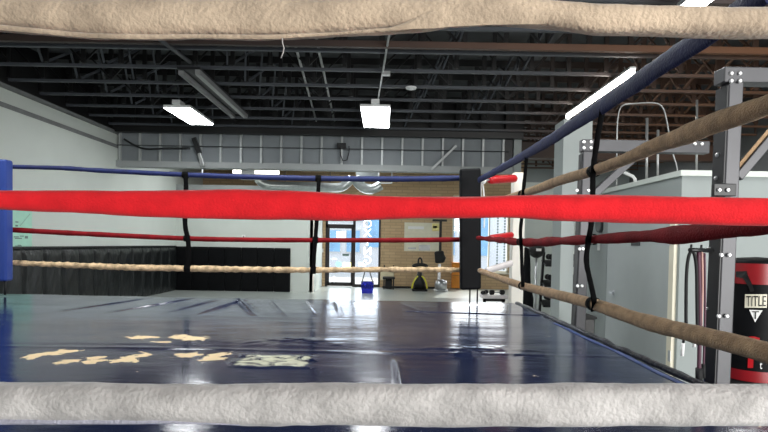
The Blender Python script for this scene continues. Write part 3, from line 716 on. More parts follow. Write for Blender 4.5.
rope([RP(479, 180), RP(500, 169), RP(547, 142), RP(566, 129.5), RP(590, 114), RP(612, 99.5), RP(636, 83), RP(672, 58), RP(706, 36), RP(745, 7), RP(768, -10)], [.030, .034, .037, .038, .036, .034], [.014] * 6, M['blue_cloth'], 'wide navy webbing rope rising from the black corner pad toward the strip light')
rope([RP(480, 206), RP(528, 192), RP(560, 180.5), RP(593, 171), RP(625, 159.5), RP(655, 146), RP(680, 137), RP(715, 123), RP(745, 113), RP(768, 105), RP(800, 93)], [.026, .027, .026, .023, .026, .032, .030, .026, .026], [.022] * 9, M['brown_cloth'], 'brown cloth-covered rope rising across the grey steel rig')
rope([RP(478, 238), RP(500, 240), RP(525, 242.5), RP(560, 241), RP(593, 239.5), RP(640, 236.5), RP(690, 234), RP(730, 228), RP(768, 222), RP(800, 216)], [.020, .024, .026, .022, .020, .026, .030, .028, .026], [.020] * 9, M['dark_red'], 'dark red twisted rope running past the grey office door', twist=14)
rope([RP(480, 270.5), RP(500, 278), RP(520, 285), RP(550, 293), RP(593, 304), RP(640, 320), RP(690, 333), RP(735, 344), RP(768, 353), RP(810, 364)], [.024, .025, .026, .027, .027, .028, .027, .026, .026], [.024] * 9, M['brown_cloth'], 'brown cloth-covered rope sloping down past the office door to the punching bag')

# straps that space the ropes
def strap(pts, w, label, loops):
    S = spline([tuple(p) for p in pts], 8); root = thing('rope_spacer', label, 'strap', S[-1], 'black straps tying the ropes')
    MB().tube(S, 0, 8, True, flat=([.006] * len(S), [w * (1 + .15 * noise.noise((i * .3, 0, w))) for i in range(len(S))])).build('webbing', M['strap'], root)
    for (c, r, ax) in loops:
        c = Vector(c); u = Vector((0, .022, 0)) if ax == 'y' else Vector((.03, 0, 0))
        MB().tube([c - u, c - u * .3, c + u * .4, c + u], [r * .97, r, r, r * .96], 14, False).build('loop', M['strap'], root)
    return root
x = RX - .03
strap([RP(604, 104), RP(598, 135), RP(594.5, 158), RP(593, 175, x), RP(592.5, 200, x), RP(591, 225, x), RP(588, 243, x), RP(586.5, 262, x), RP(590, 280, x), RP(594, 300, x), RP(593, 310)], .013, 'black strap hanging down the ropes in front of the grey steel upright',
      [(RP(594, 171), .028, 'y'), (RP(592, 239.5), .025, 'y'), (RP(593.5, 304), .031, 'y')])
strap([RP(527, 153.5), RP(525, 175), RP(523, 195, x), RP(522, 215, x), RP(520.5, 232, x), RP(521.5, 250, x), RP(522, 270, x), RP(523, 287, x)], .012, 'black strap hanging on the ropes beside the white ring post',
      [(RP(523, 194), .030, 'y'), (RP(521, 242), .028, 'y'), (RP(523, 286), .029, 'y')])
strap([FP(185.5, 173, -.03), FP(186, 190, -.03), FP(185, 215, -.03), FP(185.5, 228, -.03), FP(188, 240, -.03), FP(188.5, 255, -.03), FP(187.5, 274, -.03)], .026, 'black strap tied down the ropes before the corner of padded walls',
      [(FP(185.5, 175), .036, 'x'), (FP(187, 238.5), .034, 'x'), (FP(187.5, 268.5), .038, 'x')])
strap([FP(319, 177, -.03), FP(318, 195, -.03), FP(317, 215, -.03), FP(315.5, 238, -.03), FP(314, 258, -.03), FP(313.5, 274, -.03)], .022, 'black strap tied down the ropes beside the glass entrance door',
      [(FP(318.5, 178.5), .036, 'x'), (FP(315.5, 240), .034, 'x'), (FP(313.5, 270), .036, 'x')])

# corner: padded cover, white post and turnbuckle sleeves
q = P(470, 290, 5.78)
o = thing('corner_pad', 'tall black vinyl corner pad covering the rope ends by the white post', 'corner pad', q)
a, c, e, g = P(459.5, 169.8, 5.78), P(480.5, 168, 5.78), P(480.5, 289.5, 5.78), P(460, 289, 5.78)
ctr = (a + c + e + g) / 4
MB().obox(ctr, ((c - a) + (e - g)) / 4, (0, .05, 0), ((a - g) + (c - e)) / 4, .02).build('padding', M['black_vinyl'], o)
for px in (470, 477.5): MB().cyl(P(px, 287, 5.82), PZ(px, 303, CZ) * 1 if False else Vector((P(px, 287, 5.82).x, 5.82, CZ + .012)), .008, seg=8).build('tie', M['black'], o)
pw = P(517, 240, 6.32)
o = thing('ring_post', 'white steel ring post standing behind the black corner pad', 'post', (pw.x, 6.32, 0))
zt = P(517, 174, 6.32).z
MB().box(pw.x - .068, pw.x + .068, 6.25, 6.39, .02, zt, .008).build('pole', M['white_paint'], o)
MB().box(pw.x - .15, pw.x + .15, 6.16, 6.46, 0, .02).build('base_plate', M['white_paint'], o)
MB().box(pw.x - .06, pw.x + .06, 6.26, 6.38, zt, zt + .012).build('cap', M['cream'], o)
def sleeve(p0, p1, r, m, label, logo):
    p0, p1 = Vector(p0), Vector(p1); t = (p1 - p0)
    o = thing('turnbuckle_sleeve', label, 'turnbuckle cover', p0, 'turnbuckle covers at the white post')
    pts = [p0 + t * f for f in (0, .04, .1, .3, .5, .7, .9, .96, 1)]
    MB().tube(pts, [r * v for v in (.7, .92, 1, 1, 1, 1, 1, .9, .6)], 18).build('sleeve', m, o)
    MB().cyl(p0 - t.normalized() * .08, p0 + t * .05, .012, seg=8).build('bolt', M['steel'], o)
    if logo:
        c = p0 + t * .52; u = t.normalized(); bm = MB(); pv = []
        for i in range(7):
            f = i / 6 - .5
            for j, qz in enumerate((.10, .85)):
                an = qz
                pv.append(c + u * (f * .11) * (1 if j else .55) + Vector((0, -math.cos(an) * (r + .002), math.sin(an) * (r + .002))))
        bm.add(pv, [(2 * i, 2 * i + 1, 2 * i + 3, 2 * i + 2) for i in range(6)]); bm.build('emblem', M['cream'], o)
    return o
sleeve(P(489, 180, 5.98), P(516, 178.5, 6.2), .044, M['red_vinyl'], 'red round turnbuckle cover at the top of the white ring post', True)
sleeve(P(489, 209, 5.98), P(514, 206, 6.2), .040, M['white_vinyl'], 'pale turnbuckle cover second from top of the white ring post', False)
sleeve(P(490, 238.5, 5.98), P(512.5, 235, 6.2), .038, M['red_vinyl'], 'red turnbuckle cover at the middle of the white ring post', True)
sleeve(P(486, 271, 5.98), P(512, 263, 6.2), .036, M['white_vinyl'], 'whitish turnbuckle cover low on the white ring post', False)
pts = [P(482, 181, 5.85), P(483.5, 190, 5.85), P(484, 200, 5.85), P(484.5, 215, 5.85), P(484, 228, 5.85)]
o = thing('tie_cord', 'white cord dangling from the top rope end beside the corner pad', 'cord', P(484, 228, 5.85))
MB().tube(spline([tuple(p) for p in pts], 5), .008, 6).build('cord', M['white'], o)
MB().ball(P(483, 181, 5.85), .035).build('knot', M['white'], o)
MB().tube([P(481, 183, 5.85), P(480.8, 195, 5.85), P(482, 210, 5.85)], .006, 6).build('cord', M['white'], o)

# blue corner pad at the other corner
q = P(1, 281, 5.8)
o = thing('corner_pad', 'tall blue vinyl corner pad beside the mint poster', 'corner pad', q)
a, c, e = P(-16, 159.5, 5.8), P(9.8, 160, 5.8), P(10, 281, 5.8)
MB().box(a.x, c.x, 5.74, 5.86, e.z, c.z, .02).build('padding', M['blue_vinyl'], o)
MB().cyl((P(5, 281, 5.82).x, 5.82, e.z + .02), (P(5, 281, 5.82).x, 5.82, CZ + .02), .012, seg=8).build('tie', M['black'], o)

# ------------------------------------------------------------------ wall pads
def pad_panel(name, x, label, grp, w, h, axis, loc):
    o = thing(name, label, 'wall pad', loc, grp)
    l = Vector(loc)
    if axis == 'y': MB().obox(l + Vector((.03, 0, h / 2)), (.03, 0, 0), (0, w / 2 - .004, 0), (0, 0, h / 2), .018).build('cushion', M['pad_vinyl'], o)
    else: MB().obox(l + Vector((0, -.03, h / 2)), (w / 2 - .004, 0, 0), (0, .03, 0), (0, 0, h / 2), .018).build('cushion', M['black_vinyl'], o)
    if axis == 'y': MB().box(l.x, l.x + .064, l.y - w / 2 + .004, l.y + w / 2 - .004, l.z + h - .05, l.z + h - .035).build('top_seam', M['black'], o)
    else: MB().box(l.x - w / 2 + .004, l.x + w / 2 - .004, l.y - .064, l.y, l.z + h - .05, l.z + h - .035).build('top_seam', M['black'], o)
    return o
pw_ = (PY - .075 - 9.03) / 14; y0 = 9.03 + pw_ / 2
yy = y0; kk = 0
while yy < PY - .1:
    # each panel sags and creases in its own way
    o = thing('wall_pad', 'black vinyl wall pad standing along the pale wall with the mint poster', 'wall pad', (XL, yy, 0), 'black pads along the poster wall')
    b = MB(); NU, NV = 14, 26; vs = []
    for iv in range(NV + 1):
        for iu in range(NU + 1):
            u, v = iu / NU, iv / NV
            e = min(1, min(u, 1 - u, v, 1 - v) * 9)
            yq = yy + (u - .5) * (pw_ - .006); zq = 1.40 * v
            dsp = .026 * abs(noise.noise((yq * 2.4 + zq * 1.5, zq * .9, 7))) + .018 * noise.noise((yq * 5 - zq * 3.5, zq * 1.2, 2))
            vs.append((XL + .012 + e ** .5 * (.05 + dsp), yq, zq))
    b.add(vs, [(a_ * (NU + 1) + c_, a_ * (NU + 1) + c_ + 1, (a_ + 1) * (NU + 1) + c_ + 1, (a_ + 1) * (NU + 1) + c_) for a_ in range(NV) for c_ in range(NU)], True)
    b.box(XL, XL + .013, yy - pw_ / 2, yy + pw_ / 2, 0, 1.40)
    b.build('cushion', M['pad_vinyl'], o)
    MB().box(XL, XL + .05, yy - pw_ / 2, yy + pw_ / 2, 1.40, 1.445, .008).build('top_strip', M['black'], o)
    yy += pw_
x0p = P(190, 270, PY).x; x1p = P(290.5, 270, PY).x; n = 5; wp = (x1p - XL - .002) / 7
p1 = pad_panel('wall_pad', 0, 'black vinyl wall pad standing against the pale partition wall', 'black pads on the partition wall', wp, 1.42, 'x', (x1p - wp / 2, PY, 0))
for i in range(1, 7): dup(p1, (x1p - wp / 2 - i * wp, PY, 0))
# poster on the wall
ya, yb = PX(12, 230, XL + .01).y - .35, PX(32, 230, XL + .01).y
zt, zb = PX(22, 206, XL + .01).z, PX(22, 250, XL + .01).z
o = thing('poster', 'pale mint poster with faint dark writing on the wall above black pads', 'poster', (XL + .005, (ya + yb) / 2, zb))
MB().box(XL + .002, XL + .008, ya, yb, zb, zt + .1).build('sheet', M['mint'], o)
def pl(px, py): return PX(px, py, XL + .011)
for (xa, y_a, xb, y_b) in ((15.5, 221.5, 18.5, 222.5), (15.5, 225, 18, 226.5), (14, 236.5, 19, 237.3), (15, 238, 22, 238.8), (20, 235.7, 24, 236.5), (25, 236, 28, 238.5), (15, 245.6, 22, 246.4), (18, 244.8, 21, 245.5)):
    a, e = pl(xa, y_b), pl(xb, y_a); MB().box(XL + .008, XL + .0095, min(a.y, e.y), max(a.y, e.y), a.z, e.z).build('writing', M['ink'], o)
MB().bar(pl(20, 226), pl(30, 214), .003, .012).build('drawn_line', M['mint_line'], o)
q = P(243.5, 236.5, PY - .01)
o = thing('wall_outlet', 'tiny white plate on the pale partition wall above the red rope', 'outlet', q)
MB().box(q.x - .06, q.x + .06, PY - .012, PY, q.z - .07, q.z + .05, .004).build('plate', M['white'], o)
MB().box(q.x - .02, q.x + .02, PY - .014, PY - .012, q.z - .03, q.z + .02).build('socket', M['ledge'], o)
q = P(322, 250.5, YB - .01)
o = thing('light_switch', 'small white switch plate on brick beside the glass door frame', 'switch', q)
MB().box(q.x - .05, q.x + .05, YB - .012, YB, q.z - .07, q.z + .07, .004).build('plate', M['white'], o)
MB().box(q.x - .015, q.x + .015, YB - .02, YB - .012, q.z - .03, q.z + .03).build('rocker', M['white'], o)

# ------------------------------------------------------------------ items at the back wall
q = P(422, 251, YB - .01); a, e = P(404, 251, YB - .01), P(440, 223, YB - .01)
o = thing('wall_poster', 'large cream poster with a yellow corner on the brick wall', 'poster', q)
MB().box(a.x, e.x, YB - .012, YB - .002, a.z, e.z).build('sheet', M['paper'], o)
for (x0, y0_, x1, y1, mm) in ((432, 231, 439.5, 223.5, 'ltyellow'), (419, 250.5, 430, 245, 'conduit'), (408, 249, 416, 247.5, 'conduit'), (433, 228, 437, 226, 'ledge'), (408, 229, 424, 226.5, 'white')):
    a, e = P(x0, y0_, YB - .013), P(x1, y1, YB - .013); MB().box(a.x, e.x, YB - .0135, YB - .0125, a.z, e.z).build('print', M[mm], o)

# blue tote with tall handles on the floor in front of side pane
BYD = 18.6
def B_(px, py, dd=0): return P(px, py, BYD + dd)
fz = 0
q = P(367.5, 293, BYD)
def floor_d(px, py): return PZ(px, py, 0).y
BYD = min(19.2, floor_d(367, 293))
q = P(367.5, 293, BYD)
o = thing('tote_bag', 'bright blue bag with long grey handles standing before the glass side pane', 'bag', (q.x, BYD, 0))
a, e = P(361, 293, BYD), P(373.8, 281.5, BYD)
vs = []
for (z, k) in ((0.0, .86), (.15, .95), (e.z, 1.0)):
    hw = (e.x - a.x) / 2 * k; cx = (a.x + e.x) / 2
    vs += [(cx - hw, BYD - .1, z), (cx + hw, BYD - .1, z), (cx + hw, BYD + .1, z), (cx - hw, BYD + .1, z)]
MB().add(vs, [(0, 1, 2, 3)] + [(4 * i + k, 4 * i + (k + 1) % 4, 4 * i + 4 + (k + 1) % 4, 4 * i + 4 + k) for i in range(2) for k in range(4)]).build('body', M['bag_blue'], o)
for dy in (-.09, .09):
    MB().tube(spline([tuple(P(361.8, 283, BYD + dy)), tuple(P(364, 275, BYD + dy)), tuple(P(366, 269, BYD + dy)), tuple(P(369, 269, BYD + dy)), tuple(P(371, 276, BYD + dy)), tuple(P(373, 283, BYD + dy))], 4), .022, 6).build('handle', M['ledge'], o)
vs_, fs_ = text_mesh('adin', .25, .002)
c = P(368, 286, BYD - .105); MB().add([(c.x + v.x, BYD - .105, c.z + v.y) for v in vs_], fs_).build('lettering', M['white'], o)

# cream backed chair near the door
CH = 19.9
def K(px, py, dd=0): return P(px, py, CH + dd)
o = thing('folding_chair', 'small chair with a cream back and dark seat against the brick wall', 'chair', (K(387, 288).x, CH, 0))
a, e = K(380.5, 280.3), K(394, 271)
MB().box(a.x, e.x, CH + .14, CH + .2, a.z, e.z, .02).build('backrest', M['cream_vinyl'], o)
a, e = K(384, 284.5, -.2), K(393.5, 282, -.2)
MB().box(a.x - .05, e.x + .05, CH - .25, CH + .15, .36, .44, .02).build('seat', M['black'], o)
for sx in (a.x, e.x):
    for sy in (CH - .2, CH + .17): MB().box(sx - .02, sx + .02, sy - .02, sy + .02, 0, .4 if sy < CH else .85).build('leg', M['black'], o)
a, e = K(385, 288, -.1), K(392, 284, -.1)
MB().box(a.x, e.x, CH - .15, CH + .1, .02, .34, .02).build('shelf_box', M['rubber'], o)

# black machine with yellow hoops
KY = 19.3
def G(px, py, dd=0): return P(px, py, KY + dd)
o = thing('exercise_machine', 'squat black gym machine with two curved yellow hoops by the brick wall', 'exercise machine', (G(419.5, 290).x, KY, 0))
MB().tube([G(419.5, 289), G(419.5, 281), G(419.8, 274), G(420, 269)], [.22, .20, .09, .07], 14).build('body', M['black'], o)
MB().tube(spline([tuple(G(412.8, 266.8)), tuple(G(415, 265.3)), tuple(G(420, 264.6)), tuple(G(425, 265.3)), tuple(G(427.5, 267))], 4), [.06] * 17, 10).build('crossbar', M['black'], o)
MB().tube(spline([tuple(G(418.3, 264.5)), tuple(G(418.5, 260)), tuple(G(420, 258)), tuple(G(421.7, 260)), tuple(G(421.9, 264.5))], 4), .03, 8).build('handle', M['black'], o)
for pp in (((417.8, 276), (415, 279.5), (412.8, 284), (411.8, 288.5)), ((422, 276), (424.8, 279.5), (426.5, 284), (427.2, 288.5))):
    MB().tube(spline([tuple(G(x, y, -.2)) for x, y in pp], 5), .025, 8).build('hoop', M['yellow'], o)
MB().box(G(412, 290).x, G(427, 290).x, KY - .25, KY + .25, 0, .06, .01).build('base', M['rubber'], o)

# tall T-handled machine
TY = 19.4
def T(px, py, dd=0): return P(px, py, TY + dd)
o = thing('tall_exercise_machine', 'tall upright gym machine with a black T-shaped top bar and dark console', 'exercise machine', (T(440, 290).x, TY, 0))
MB().box(T(439, 250).x, T(441.5, 250).x, TY, TY + .06, T(440, 254).z, T(440, 220).z).build('mast', M['black'], o)
MB().box(T(432.5, 221).x, T(447, 221).x, TY - .02, TY + .06, T(440, 221.5).z, T(440, 219.3).z, .01).build('top_bar', M['black'], o)
MB().obox(T(439.5, 257), (.16, 0, .02), (0, .12, 0), (-.02, 0, .21), .06).build('console', M['rubber'], o)
MB().tube([T(443, 255, -.1), T(444.5, 258, -.1), T(443, 261.5, -.1)], .05, 8).build('handle', M['rubber'], o)
MB().bar(T(439.5, 264), (T(438.5, 280).x, TY, .1), .16, .09).build('stem', M['steel'], o)
MB().lathe((T(440.5, 283).x, TY - .15, .22), [(.01, -.2), (.2, -.17), (.22, 0), (.2, .15), (.01, .2)], 16).build('flywheel', M['steel'], o)
MB().box(T(434, 289).x, T(447, 289).x, TY - .3, TY + .2, 0, .07, .02).build('base', M['housing'], o)
# orange box added below the window; its colour stands for a sunlit patch
a, e = P(447, 288, YB - .25), P(461, 262, YB - .25)
o = thing('sunlit_box', 'added orange box coloured as the sunlit patch below the window edge', 'cabinet', ((a.x + e.x) / 2, YB - .2, 0))
MB().box(bx(452), e.x, YB - .32, YB - .02, .04, .95, .01).build('box_body', M['orange'], o)
MB().box(bx(452), e.x, YB - .33, YB - .32, .5, .51).build('box_line', M['bronze'], o)
MB().box(bx(452) - .02, e.x + .02, YB - .34, YB - .02, .95, .98).build('top', M['orange'], o)
# black mat strip along the wall
tag(MB().box(DX1 + .1, bx(446), YB - .35, YB - .05, 0, .06, .01).build('floor_mat', M['rubber']), 'long dark mat strip lying along the base of the brick wall', 'mat')

# flat bench behind the corner pad
BN = 11.0
def N(px, py, dd=0): return P(px, py, BN + dd)
BN = 12.5
o = thing('weight_bench', 'low flat gym bench with a sunlit pale pad behind the corner pad', 'bench', (N(494, 300).x, BN, 0))
zb = N(494, 296).z
MB().box(N(481, 296).x, N(507, 296).x, BN - .16, BN + .16, zb - .05, zb + .03, .02).build('pad', M['white_vinyl'], o)
for px in (484.5, 503):
    MB().box(N(px, 300).x - .03, N(px, 300).x + .03, BN - .2, BN + .2, 0, .05).box(N(px, 300).x - .03, N(px, 300).x + .03, BN - .03, BN + .03, .0, zb - .05).build('leg', M['black'], o)
MB().box(N(483, 298).x, N(505, 298).x, BN - .03, BN + .03, zb - .12, zb - .05).build('rail', M['black'], o)
# dumbbells on/near the bench
def dumbbell(c, axis, r, label):
    c = Vector(c); u = Vector(axis).normalized(); o = thing('dumbbell', label, 'dumbbell', c - Vector((0, 0, r)), 'dumbbells by the bench')
    MB().cyl(c - u * .09, c + u * .09, .016, seg=8).build('grip', M['steel'], o)
    for s_ in (-1, 1): MB().tube([c + u * .08 * s_, c + u * .09 * s_, c + u * .17 * s_, c + u * .18 * s_], [r * .8, r, r, r * .8], 12).build('weight', M['rubber'], o)
q = N(497, 293); dumbbell((q.x, BN, zb + .085), (1, .3, 0), .052, 'black dumbbell resting on the pale bench pad')
q = N(487, 293); dumbbell((q.x - .05, BN + .02, zb + .078), (.3, .6, 0), .046, 'smaller black dumbbell resting at the end of pale bench pad')
# reflex ball on stand
SB = 10.6
def S_(px, py, dd=0): return P(px, py, SB + dd)
q = S_(536.5, 250)
o = thing('reflex_ball', 'round black punch ball on a thin steel stand between post and column', 'punch ball', (q.x, SB, 0))
MB().ball(q, .155).build('ball', M['black'], o)
a, e = S_(534, 251), S_(539, 248.5); MB().box(a.x, e.x, SB - .165, SB - .15, a.z, e.z).build('emblem', M['white'], o)
MB().cyl((q.x, SB, .1), (q.x, SB, q.z - .14), .02, seg=10).build('pole', M['steel'], o)
MB().lathe((q.x, SB, 0), [(.01, .0), (.28, .0), (.28, .1), (.2, .16), (.01, .2)], 24).build('base', M['rubber'], o)
# black standing bag
o = thing('standing_bag', 'tall black padded bag standing just beyond the ring edge and white post', 'punching bag', (S_(527, 290).x, 9.2, 0))
c = P(525, 290, 9.2); o.location.x = c.x
MB().lathe((c.x, 9.2, 0), [(.01, .25), (.09, .28), (.14, .4), (.14, .75), (.09, 1.0), (.075, 1.4), (.06, 1.56), (.01, 1.6)], 20).build('padding', M['black_vinyl'], o)
MB().lathe((c.x, 9.2, 0), [(.01, 0), (.22, 0), (.24, .1), (.2, .24), (.01, .26)], 20).build('base', M['rubber'], o)
# dumbbell rack, three shelves
RK = 12.3
def R_(px, py, dd=0): return P(px, py, RK + dd)
o = thing('weight_rack', 'black slanted weight rack standing against the pale inner wall', 'rack', (R_(548, 300).x, RK, 0))
xa, xb = R_(542, 300).x, R_(542, 300).x + .78
for xx in (xa, xb): MB().bar((xx, RK + .2, 0), (xx, RK - .05, 1.5), .05, .06, (0, 1, 0)).build('upright', M['black'], o)
for z in (.35, .8, 1.25): MB().obox(((xa + xb) / 2, RK + .08 - z * .1, z), ((xb - xa) / 2, 0, 0), (0, .17, .05), (0, 0, .02)).build('shelf', M['rig_dark'], o)
rowname = ('lowest', 'middle', 'top')
for ri, z in enumerate((.35, .8, 1.25)):
    for k in range(4):
        c = (xa + .14 + k * .165, RK + .08 - z * .1, z + .14)
        dd_ = thing('rack_dumbbell', 'dark dumbbell on the %s shelf of the slanted weight rack' % rowname[ri], 'dumbbell', (c[0], c[1], c[2] - .08), 'dumbbells on the %s rack shelf' % rowname[ri])
        MB().cyl(Vector(c) - Vector((0, .07, 0)), Vector(c) + Vector((0, .07, 0)), .016, seg=8).build('grip', M['steel'], dd_)
        for s_ in (-1, 1): MB().cyl(Vector(c) + Vector((0, .06 * s_, 0)), Vector(c) + Vector((0, .13 * s_, 0)), .062 + .01 * (k % 2), seg=12).build('weight', M['rubber'] if k != 2 else M['steel'], dd_)
# plate on the floor and tan mat
q = P(541, 303, 9.6)
tag(MB().box(P(529, 300, 9.3).x, P(552, 300, 9.3).x, 9.5, 10.2, 0, .015).build('tan_mat', M['tan_floor']), 'tan mat on the floor under the reflex ball stand', 'mat')

# ------------------------------------------------------------------ steel rigs
def rig(dep, ux, w, ztop, bx1, label, tiltx):
    o = thing('steel_rig', label, 'rig', (ux, dep, 0))
    top = Vector((ux + tiltx, dep, ztop)); bot = Vector((ux - tiltx, dep, 0))
    MB().bar(bot, top, w, w, (0, 1, 0), .006).build('upright', M['rig'], o)
    MB().box(ux - tiltx - .12, ux - tiltx + .12, dep - .12, dep + .12, 0, .012).build('foot_plate', M['rig_dark'], o)
    MB().box(ux + tiltx - w * .5, bx1, dep - w / 2, dep + w / 2, ztop - .0, ztop + w, .006).build('crossbeam', M['rig'], o)
    return o, top, bot
def bolt(o, p, r=.012):
    p = Vector(p); MB().tube([p, p - Vector((0, .006, 0)), p - Vector((0, .010, 0))], [r, r, r * .5], 10).build('bolt', M['bolt'], o)
# near rig
ND_ = 3.1
def R1(px, py, dd=0): return P(px, py, ND_ + dd)
ux = R1(731, 100).x; zt = R1(731, 83.5).z; bxx = R1(720, 340).x
wB = .08; tl = (R1(731, 110).x - R1(720.5, 350).x) / 2 / (R1(731, 110).z - R1(720.5, 350).z) * 2.5 * .5
uxm = (R1(731, 110).x + R1(720.5, 350).x) / 2
ratio = (R1(731, 110).x - R1(720.5, 350).x) / (R1(731, 110).z - R1(720.5, 350).z)
def ux_at(z): return R1(731, 110).x + (z - R1(731, 110).z) * ratio
o = thing('steel_rig', 'tall grey steel rig upright beside the punching bag with hanging cords', 'rig', (ux_at(0), ND_, 0))
MB().bar((ux_at(0), ND_, 0), (ux_at(zt), ND_, zt), wB, wB, (0, 1, 0), .006).build('upright', M['rig'], o)
MB().bar((ux_at(0) - wB * .5 - .003, ND_ + .02, .02), (ux_at(zt) - wB * .5 - .003, ND_ + .02, zt - .02), .006, .11, (0, 1, 0)).build('shaded_side', M['rig_dark'], o)  # dark sheet puts shade on the upright's side face
MB().box(ux_at(zt) - .075, 4.6, ND_ - .05, ND_ + .05, zt - .005, zt + .078, .006).build('crossbeam', M['rig'], o)
MB().box(ux_at(0) - .14, ux_at(0) + .14, ND_ - .14, ND_ + .14, 0, .012).build('foot_plate', M['rig_dark'], o)
MB().bar(R1(735, 178), R1(790, 113), .05, .075, (0, 1, 0), .005).build('brace', M['rig'], o)
MB().bar(R1(737, 172, -.02), R1(790, 110, -.02), .05, .008, (0, 1, 0)).build('brace_highlight', M['brown_cloth'], o)  # tan strip painted as the highlight along the brace
a, e = R1(712, 196, -.06), R1(735, 184, -.06)
MB().box(a.x, e.x, ND_ - .075, ND_ - .048, a.z, e.z, .004).build('bracket', M['rig_dark'], o)
for (px, py) in ((731, 73.5), (739.5, 73.5), (731, 81), (739.5, 81), (721, 255), (729, 255), (718.5, 316), (726.5, 316), (719, 190), (727.5, 190)): bolt(o, R1(px, py, -.05 if py not in (190,) else -.077), .012)
for (px, py) in ((717.5, 155), (716, 178), (709.5, 249), (707, 309)):
    c = PX(px, py, ux_at(R1(px, py).z) - wB * .5 - .008); MB().ball(c, .012, 10).build('bolt', M['bolt'], o)
# peg for cords
pa = R1(712, 250.5, -.02); pb = R1(690, 250, -.12)
MB().cyl(pa, pb, .012, seg=10).build('peg', M['rig_dark'], o)
for f in (.5, .95):
    c = pa.lerp(pb, f); MB().cyl(c, c + Vector((0, 0, .03)), .006, seg=6).build('peg_pin', M['rig_dark'], o)
def PG(px, py): return P(px, py, ND_ - .1)
# cords on the peg
o = thing('resistance_band', 'thick black rubber loop hanging from the steel rig peg', 'resistance band', PG(690, 300))
MB().tube(spline([tuple(PG(686.2, 340)), tuple(PG(686, 310)), tuple(PG(686.5, 275)), tuple(PG(688.5, 257)), tuple(PG(691.5, 251.5)), tuple(PG(694.5, 255)), tuple(PG(696.5, 270)), tuple(PG(697, 300)), tuple(PG(697.5, 345))], 6), .009, 8).build('band', M['rubber'], o)
for (px, ya_, yb_) in ((682.2, 343, 356), (694, 335, 347)):
    MB().tube([PG(px + 2, ya_ - 6), PG(px + 1, ya_)], .007, 8).build('end', M['rubber'], o)
    MB().tube([PG(px + 1, ya_), PG(px, yb_)], .009, 8).build('white_tip', M['white'], o)
for i, (pp, mm, rr, lab) in enumerate((((698.5, 252, 699, 372), 'purple', .011, 'dull purple rope hanging straight from the steel rig peg'), ((702, 252, 701, 330), 'pinkish', .006, 'thin pinkish cord hanging from the peg beside purple rope'), ((704.5, 253, 703.5, 368), 'purple', .006, 'thin purple cord hanging against the dark rig side'))):
    o = thing('hanging_rope', lab, 'rope', PG(pp[2], pp[3]))
    x0_, y0_, x1_, y1_ = pp
    MB().tube(spline([tuple(PG(x0_, y0_)), tuple(PG((x0_ + x1_) / 2 + 1, (y0_ + y1_) / 2)), tuple(PG(x1_, y1_))], 8), rr, 8).build('cord', M[mm], o)
    MB().tube([PG(x1_, y1_ - 4), PG(x1_, y1_ + 10)], rr * 1.7, 8).build('tassel', M['rubber'], o)
# far rig
AD = 5.4
def R2(px, py, dd=0): return P(px, py, AD + dd)
ra_ = (R2(586, 170).x - R2(581, 280).x) / (R2(586, 170).z - R2(581, 280).z)
def ua_at(z): return R2(586, 170).x + (z - R2(586, 170).z) * ra_
zt = R2(585, 152).z; wA = .095
o = thing('steel_rig', 'grey steel rig upright with crossbeam standing before the pale column', 'rig', (ua_at(0), AD, 0))
MB().bar((ua_at(0), AD, 0), (ua_at(zt), AD, zt), wA, wA, (0, 1, 0), .006).build('upright', M['rig'], o)
MB().bar((ua_at(0) - wA * .5 - .003, AD + .02, .02), (ua_at(zt) - wA * .5 - .003, AD + .02, zt - .02), .006, .1, (0, 1, 0)).build('shaded_side', M['rig_dark'], o)  # side face shade laid on as a dark sheet here too
MB().box(ua_at(zt) - .06, R2(707, 145).x, AD - .05, AD + .05, zt, zt + .115, .006).build('crossbeam', M['rig'], o)
MB().box(ua_at(0) - .14, ua_at(0) + .14, AD - .14, AD + .14, 0, .012).build('foot_plate', M['rig_dark'], o)
MB().bar(R2(592, 196), R2(640, 152), .07, .08, (0, 1, 0), .005).build('brace', M['rig'], o)
for (px, py) in ((584, 142), (591, 142), (584, 148), (591, 148), (577, 190.5), (588.5, 190.5), (579.5, 249), (583, 249), (577.5, 286), (582, 286), (695, 144), (702, 144)): bolt(o, R2(px, py, -.052), .016)
# dark bracket bits low beside the rig
c = PX(590, 325, 2.25)
o = thing('step_box', 'small black step box on the floor beside the office door', 'box', (2.75, 7.1, 0))
a, e = P(584.5, 337, 6.7), P(595, 319, 6.7)
MB().box(a.x, e.x, 6.7, 7.0, .04, e.z, .01).build('body', M['black'], o)
MB().box(a.x - .02, e.x + .02, 6.68, 7.02, e.z, e.z + .03, .005).build('lid', M['rubber'], o)
for xx in (a.x + .03, e.x - .03): MB().box(xx - .02, xx + .02, 6.72, 6.98, 0, .04).build('foot', M['rubber'], o)

# ------------------------------------------------------------------ punching bag
PBD = 3.75
lx, rx_ = P(730, 320, PBD).x, P(783, 320, PBD).x
pc = Vector(((lx + rx_) / 2, PBD + .02, 0)); rr = (rx_ - lx) / 2
zt, z1, z2, zb_ = P(755, 262, PBD - rr).z, P(755, 285, PBD - rr).z, P(755, 373, PBD - rr).z, P(755, 384, PBD - rr).z
o = thing('punching_bag', 'black heavy bag with red bands and white lettering beside the steel rig', 'punching bag', pc)
MB().lathe(pc, [(rr, zb_), (rr, z2), (rr + .001, (z1 + z2) / 2), (rr, z1), (rr, zt - .01), (rr * .97, zt + .008), (rr * .8, zt + .02), (.01, zt + .03)], 48).build('body', M['black_vinyl'], o)
MB().lathe(pc, [(rr + .003, z1), (rr + .004, (z1 + zt) / 2), (rr + .003, zt - .012)], 48).build('top_band', M['bag_red'], o)
MB().lathe(pc, [(rr + .003, zb_), (rr + .004, (zb_ + z2) / 2), (rr + .003, z2)], 48).build('bottom_band', M['bag_red'], o)
